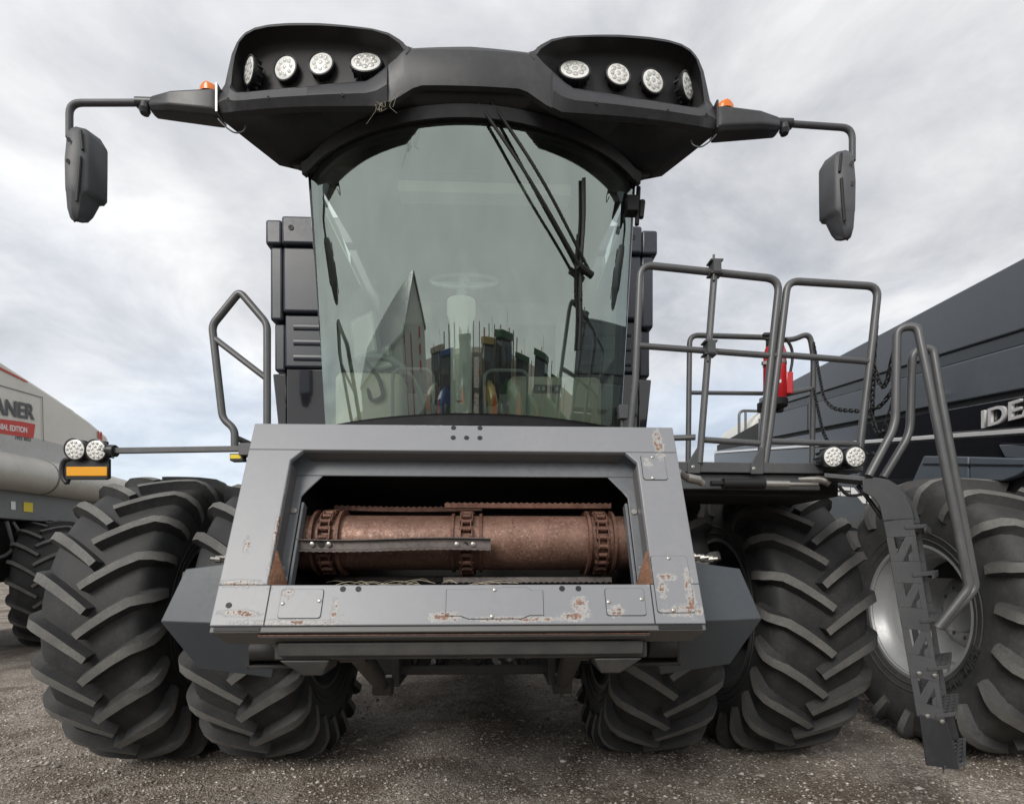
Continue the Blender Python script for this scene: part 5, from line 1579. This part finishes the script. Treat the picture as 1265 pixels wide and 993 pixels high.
def tractor(name, label, m, loc, rz, group, first=None, k=1.0):
    if first is not None:
        t_ = copy_tree(first); t_.location = loc; t_.rotation_euler = (0, 0, rz); t_.scale = (k, k, k); return t_
    t_ = empty(name, label, 'tractor', loc, rz, group); t_.scale = (k, k, k)
    b = MB(); b.rings([[(-0.42, y, z0), (0.42, y, z0), (0.42, y, z1), (0.25, y, z1 + 0.12), (-0.25, y, z1 + 0.12), (-0.42, y, z1)] for y, z0, z1 in ((0.2, 0.8, 1.65), (1.6, 0.8, 1.6), (2.4, 0.85, 1.45), (2.5, 0.95, 1.3))])
    b.build('bonnet', m, t_, 0.04)
    b = MB(); b.box(-0.85, 0.85, -1.5, 0.3, 2.75, 2.95); b.box(-0.8, 0.8, -1.4, 0.2, 1.1, 1.6)
    for x in (-0.78, 0.78):
        for y in (-1.35, 0.2): b.tube([(x, y, 1.5), (x * 0.97, y * 0.95, 2.8)], 0.05, 8)
    b.build('cab', m, t_, 0.04)
    b = MB(); b.rings([[(-w_, -1.33, z), (w_, -1.33, z), (w_, y1, z), (-w_, y1, z)] for z, w_, y1 in ((1.6, 0.70, 0.19), (2.3, 0.78, 0.28), (2.75, 0.66, 0.15))]); b.build('cab_glass', 'gloss_black', t_)
    b = MB(); b.tube([(0.6, -0.6, 2.95), (0.6, -0.6, 3.5)], 0.015, 6); b.build('aerial', 'under_black', t_)
    b = MB(); b.lathe([(0, 0.07), (0.12, 0.06), (0.14, 0.0)], 12, T=frame_to((-0.6, -0.4, 2.95), (0, 0, 1), (1, 0, 0)), caps=False); b.build('beacon', 'orange_lens', t_)
    for x in (-0.95, 0.95):
        b = MB(); b.lathe([(-0.28, 0.0), (-0.25, 0.8), (-0.18, 0.95), (0.18, 0.95), (0.25, 0.8), (0.28, 0)], 28, T=Matrix.Translation((x, -0.8, 0.95)), caps=False); b.build('wheel', 'rubber', t_)
        b = MB(); b.lathe([(-0.2, 0.0), (-0.18, 0.58), (-0.1, 0.68), (0.1, 0.68), (0.18, 0.58), (0.2, 0)], 28, T=Matrix.Translation((x * 0.9, 1.9, 0.68)), caps=False); b.build('wheel', 'rubber', t_)
    b = MB(); b.prism([(-0.3, 2.55, 1.1), (0.3, 2.55, 1.1), (0, 2.55, 1.65)], (0, 0.02, 0)); b.build('warning_triangle', 'safety_orange', t_)
    b = MB(); b.tube([(0.45, 0.9, 1.6), (0.45, 0.9, 2.9)], 0.05, 8); b.build('exhaust', 'under_black', t_)
    return t_
gl_ = 'dark green tractor in the row mirrored in the windscreen'
t0 = tractor('tractor', gl_, 'tractor_green', (4.0, -8.6, 0), R(-18), 'green tractors behind the photographer')
for x, y, k in ((7.0, -8.8, 0.86), (9.6, -7.6, 0.98), (12.4, -7.0, 0.84)):
    tractor('tractor', gl_, None, (x, y, 0), R(-30), None, t0, k)
tractor('tractor', 'blue tractor in the row mirrored in the windscreen', 'tractor_blue', (-3.9, -9.8, 0), R(12), None, None, 0.84)
tractor('tractor', 'black tractor added straight behind the camera as a dark reflection in the windscreen', 'under_black', (-1.3, -11.0, 0), R(4), None, None, 0.95)  # added so its dark reflection sets off the pale steering column
tractor('tractor', 'yellow tractor in the row mirrored in the windscreen', 'tractor_yellow', (1.9, -9.0, 0), R(-6), None, None, 0.92)
tractor('tractor', 'tan tractor beside the white shed mirrored in the windscreen', 'tan', (-5.8, -11.0, 0), R(15), None, None, 0.9)
M['harvest_cream'] = mat('harvest_cream', (0.42, 0.38, 0.30), 0.6)
def seeder(loc, rz, first=None):
    # tall folded implement: frame towers with hoppers
    if first is not None:
        c = copy_tree(first); c.location = loc; c.rotation_euler = (0, 0, rz); return c
    e = empty('folded_implement', 'tan folded field implement behind the tractors mirrored in the windscreen', 'farm implement', loc, rz, 'folded implements behind the tractors')
    b = MB()
    for x in (-1.4, -0.5, 0.5, 1.4):
        b.box(x - 0.07, x + 0.07, -0.1, 0.1, 0.5, 3.2 + 0.3 * math.cos(x * 3))
    b.box(-1.6, 1.6, -0.12, 0.12, 0.9, 1.1); b.box(-1.5, 1.5, -0.12, 0.12, 2.1, 2.25)
    b.build('frame', 'harvest_cream', e, 0.02)
    for x in (-0.95, 0.95):
        b = MB(); b.rings([[(x - w_, -0.4, z), (x + w_, -0.4, z), (x + w_, 0.4, z), (x - w_, 0.4, z)] for z, w_ in ((1.1, 0.15), (1.7, 0.38), (2.1, 0.38))]); b.build('hopper', 'harvest_cream', e, 0.03)
        b = MB(); b.lathe([(-0.15, 0), (-0.15, 0.45), (0.15, 0.45), (0.15, 0)], 24, T=Matrix.Translation((x, -0.3, 0.45)), caps=False); b.build('wheel', 'rubber', e)
    for x in (-1.4, 0.5):
        b = MB(); b.box(x - 0.12, x + 0.12, 0.105, 0.13, 1.3, 1.75); b.build('reflector', 'safety_orange', e)
    return e
sd0 = seeder((-3.6, -13.0, 0), R(10))
for x, y, a in ((0.5, -13.5, 0), (3.2, -14.0, -8), (6.5, -13.0, -20)):
    seeder((x, y, 0), R(a), sd0)
bpy.context.view_layer.update()
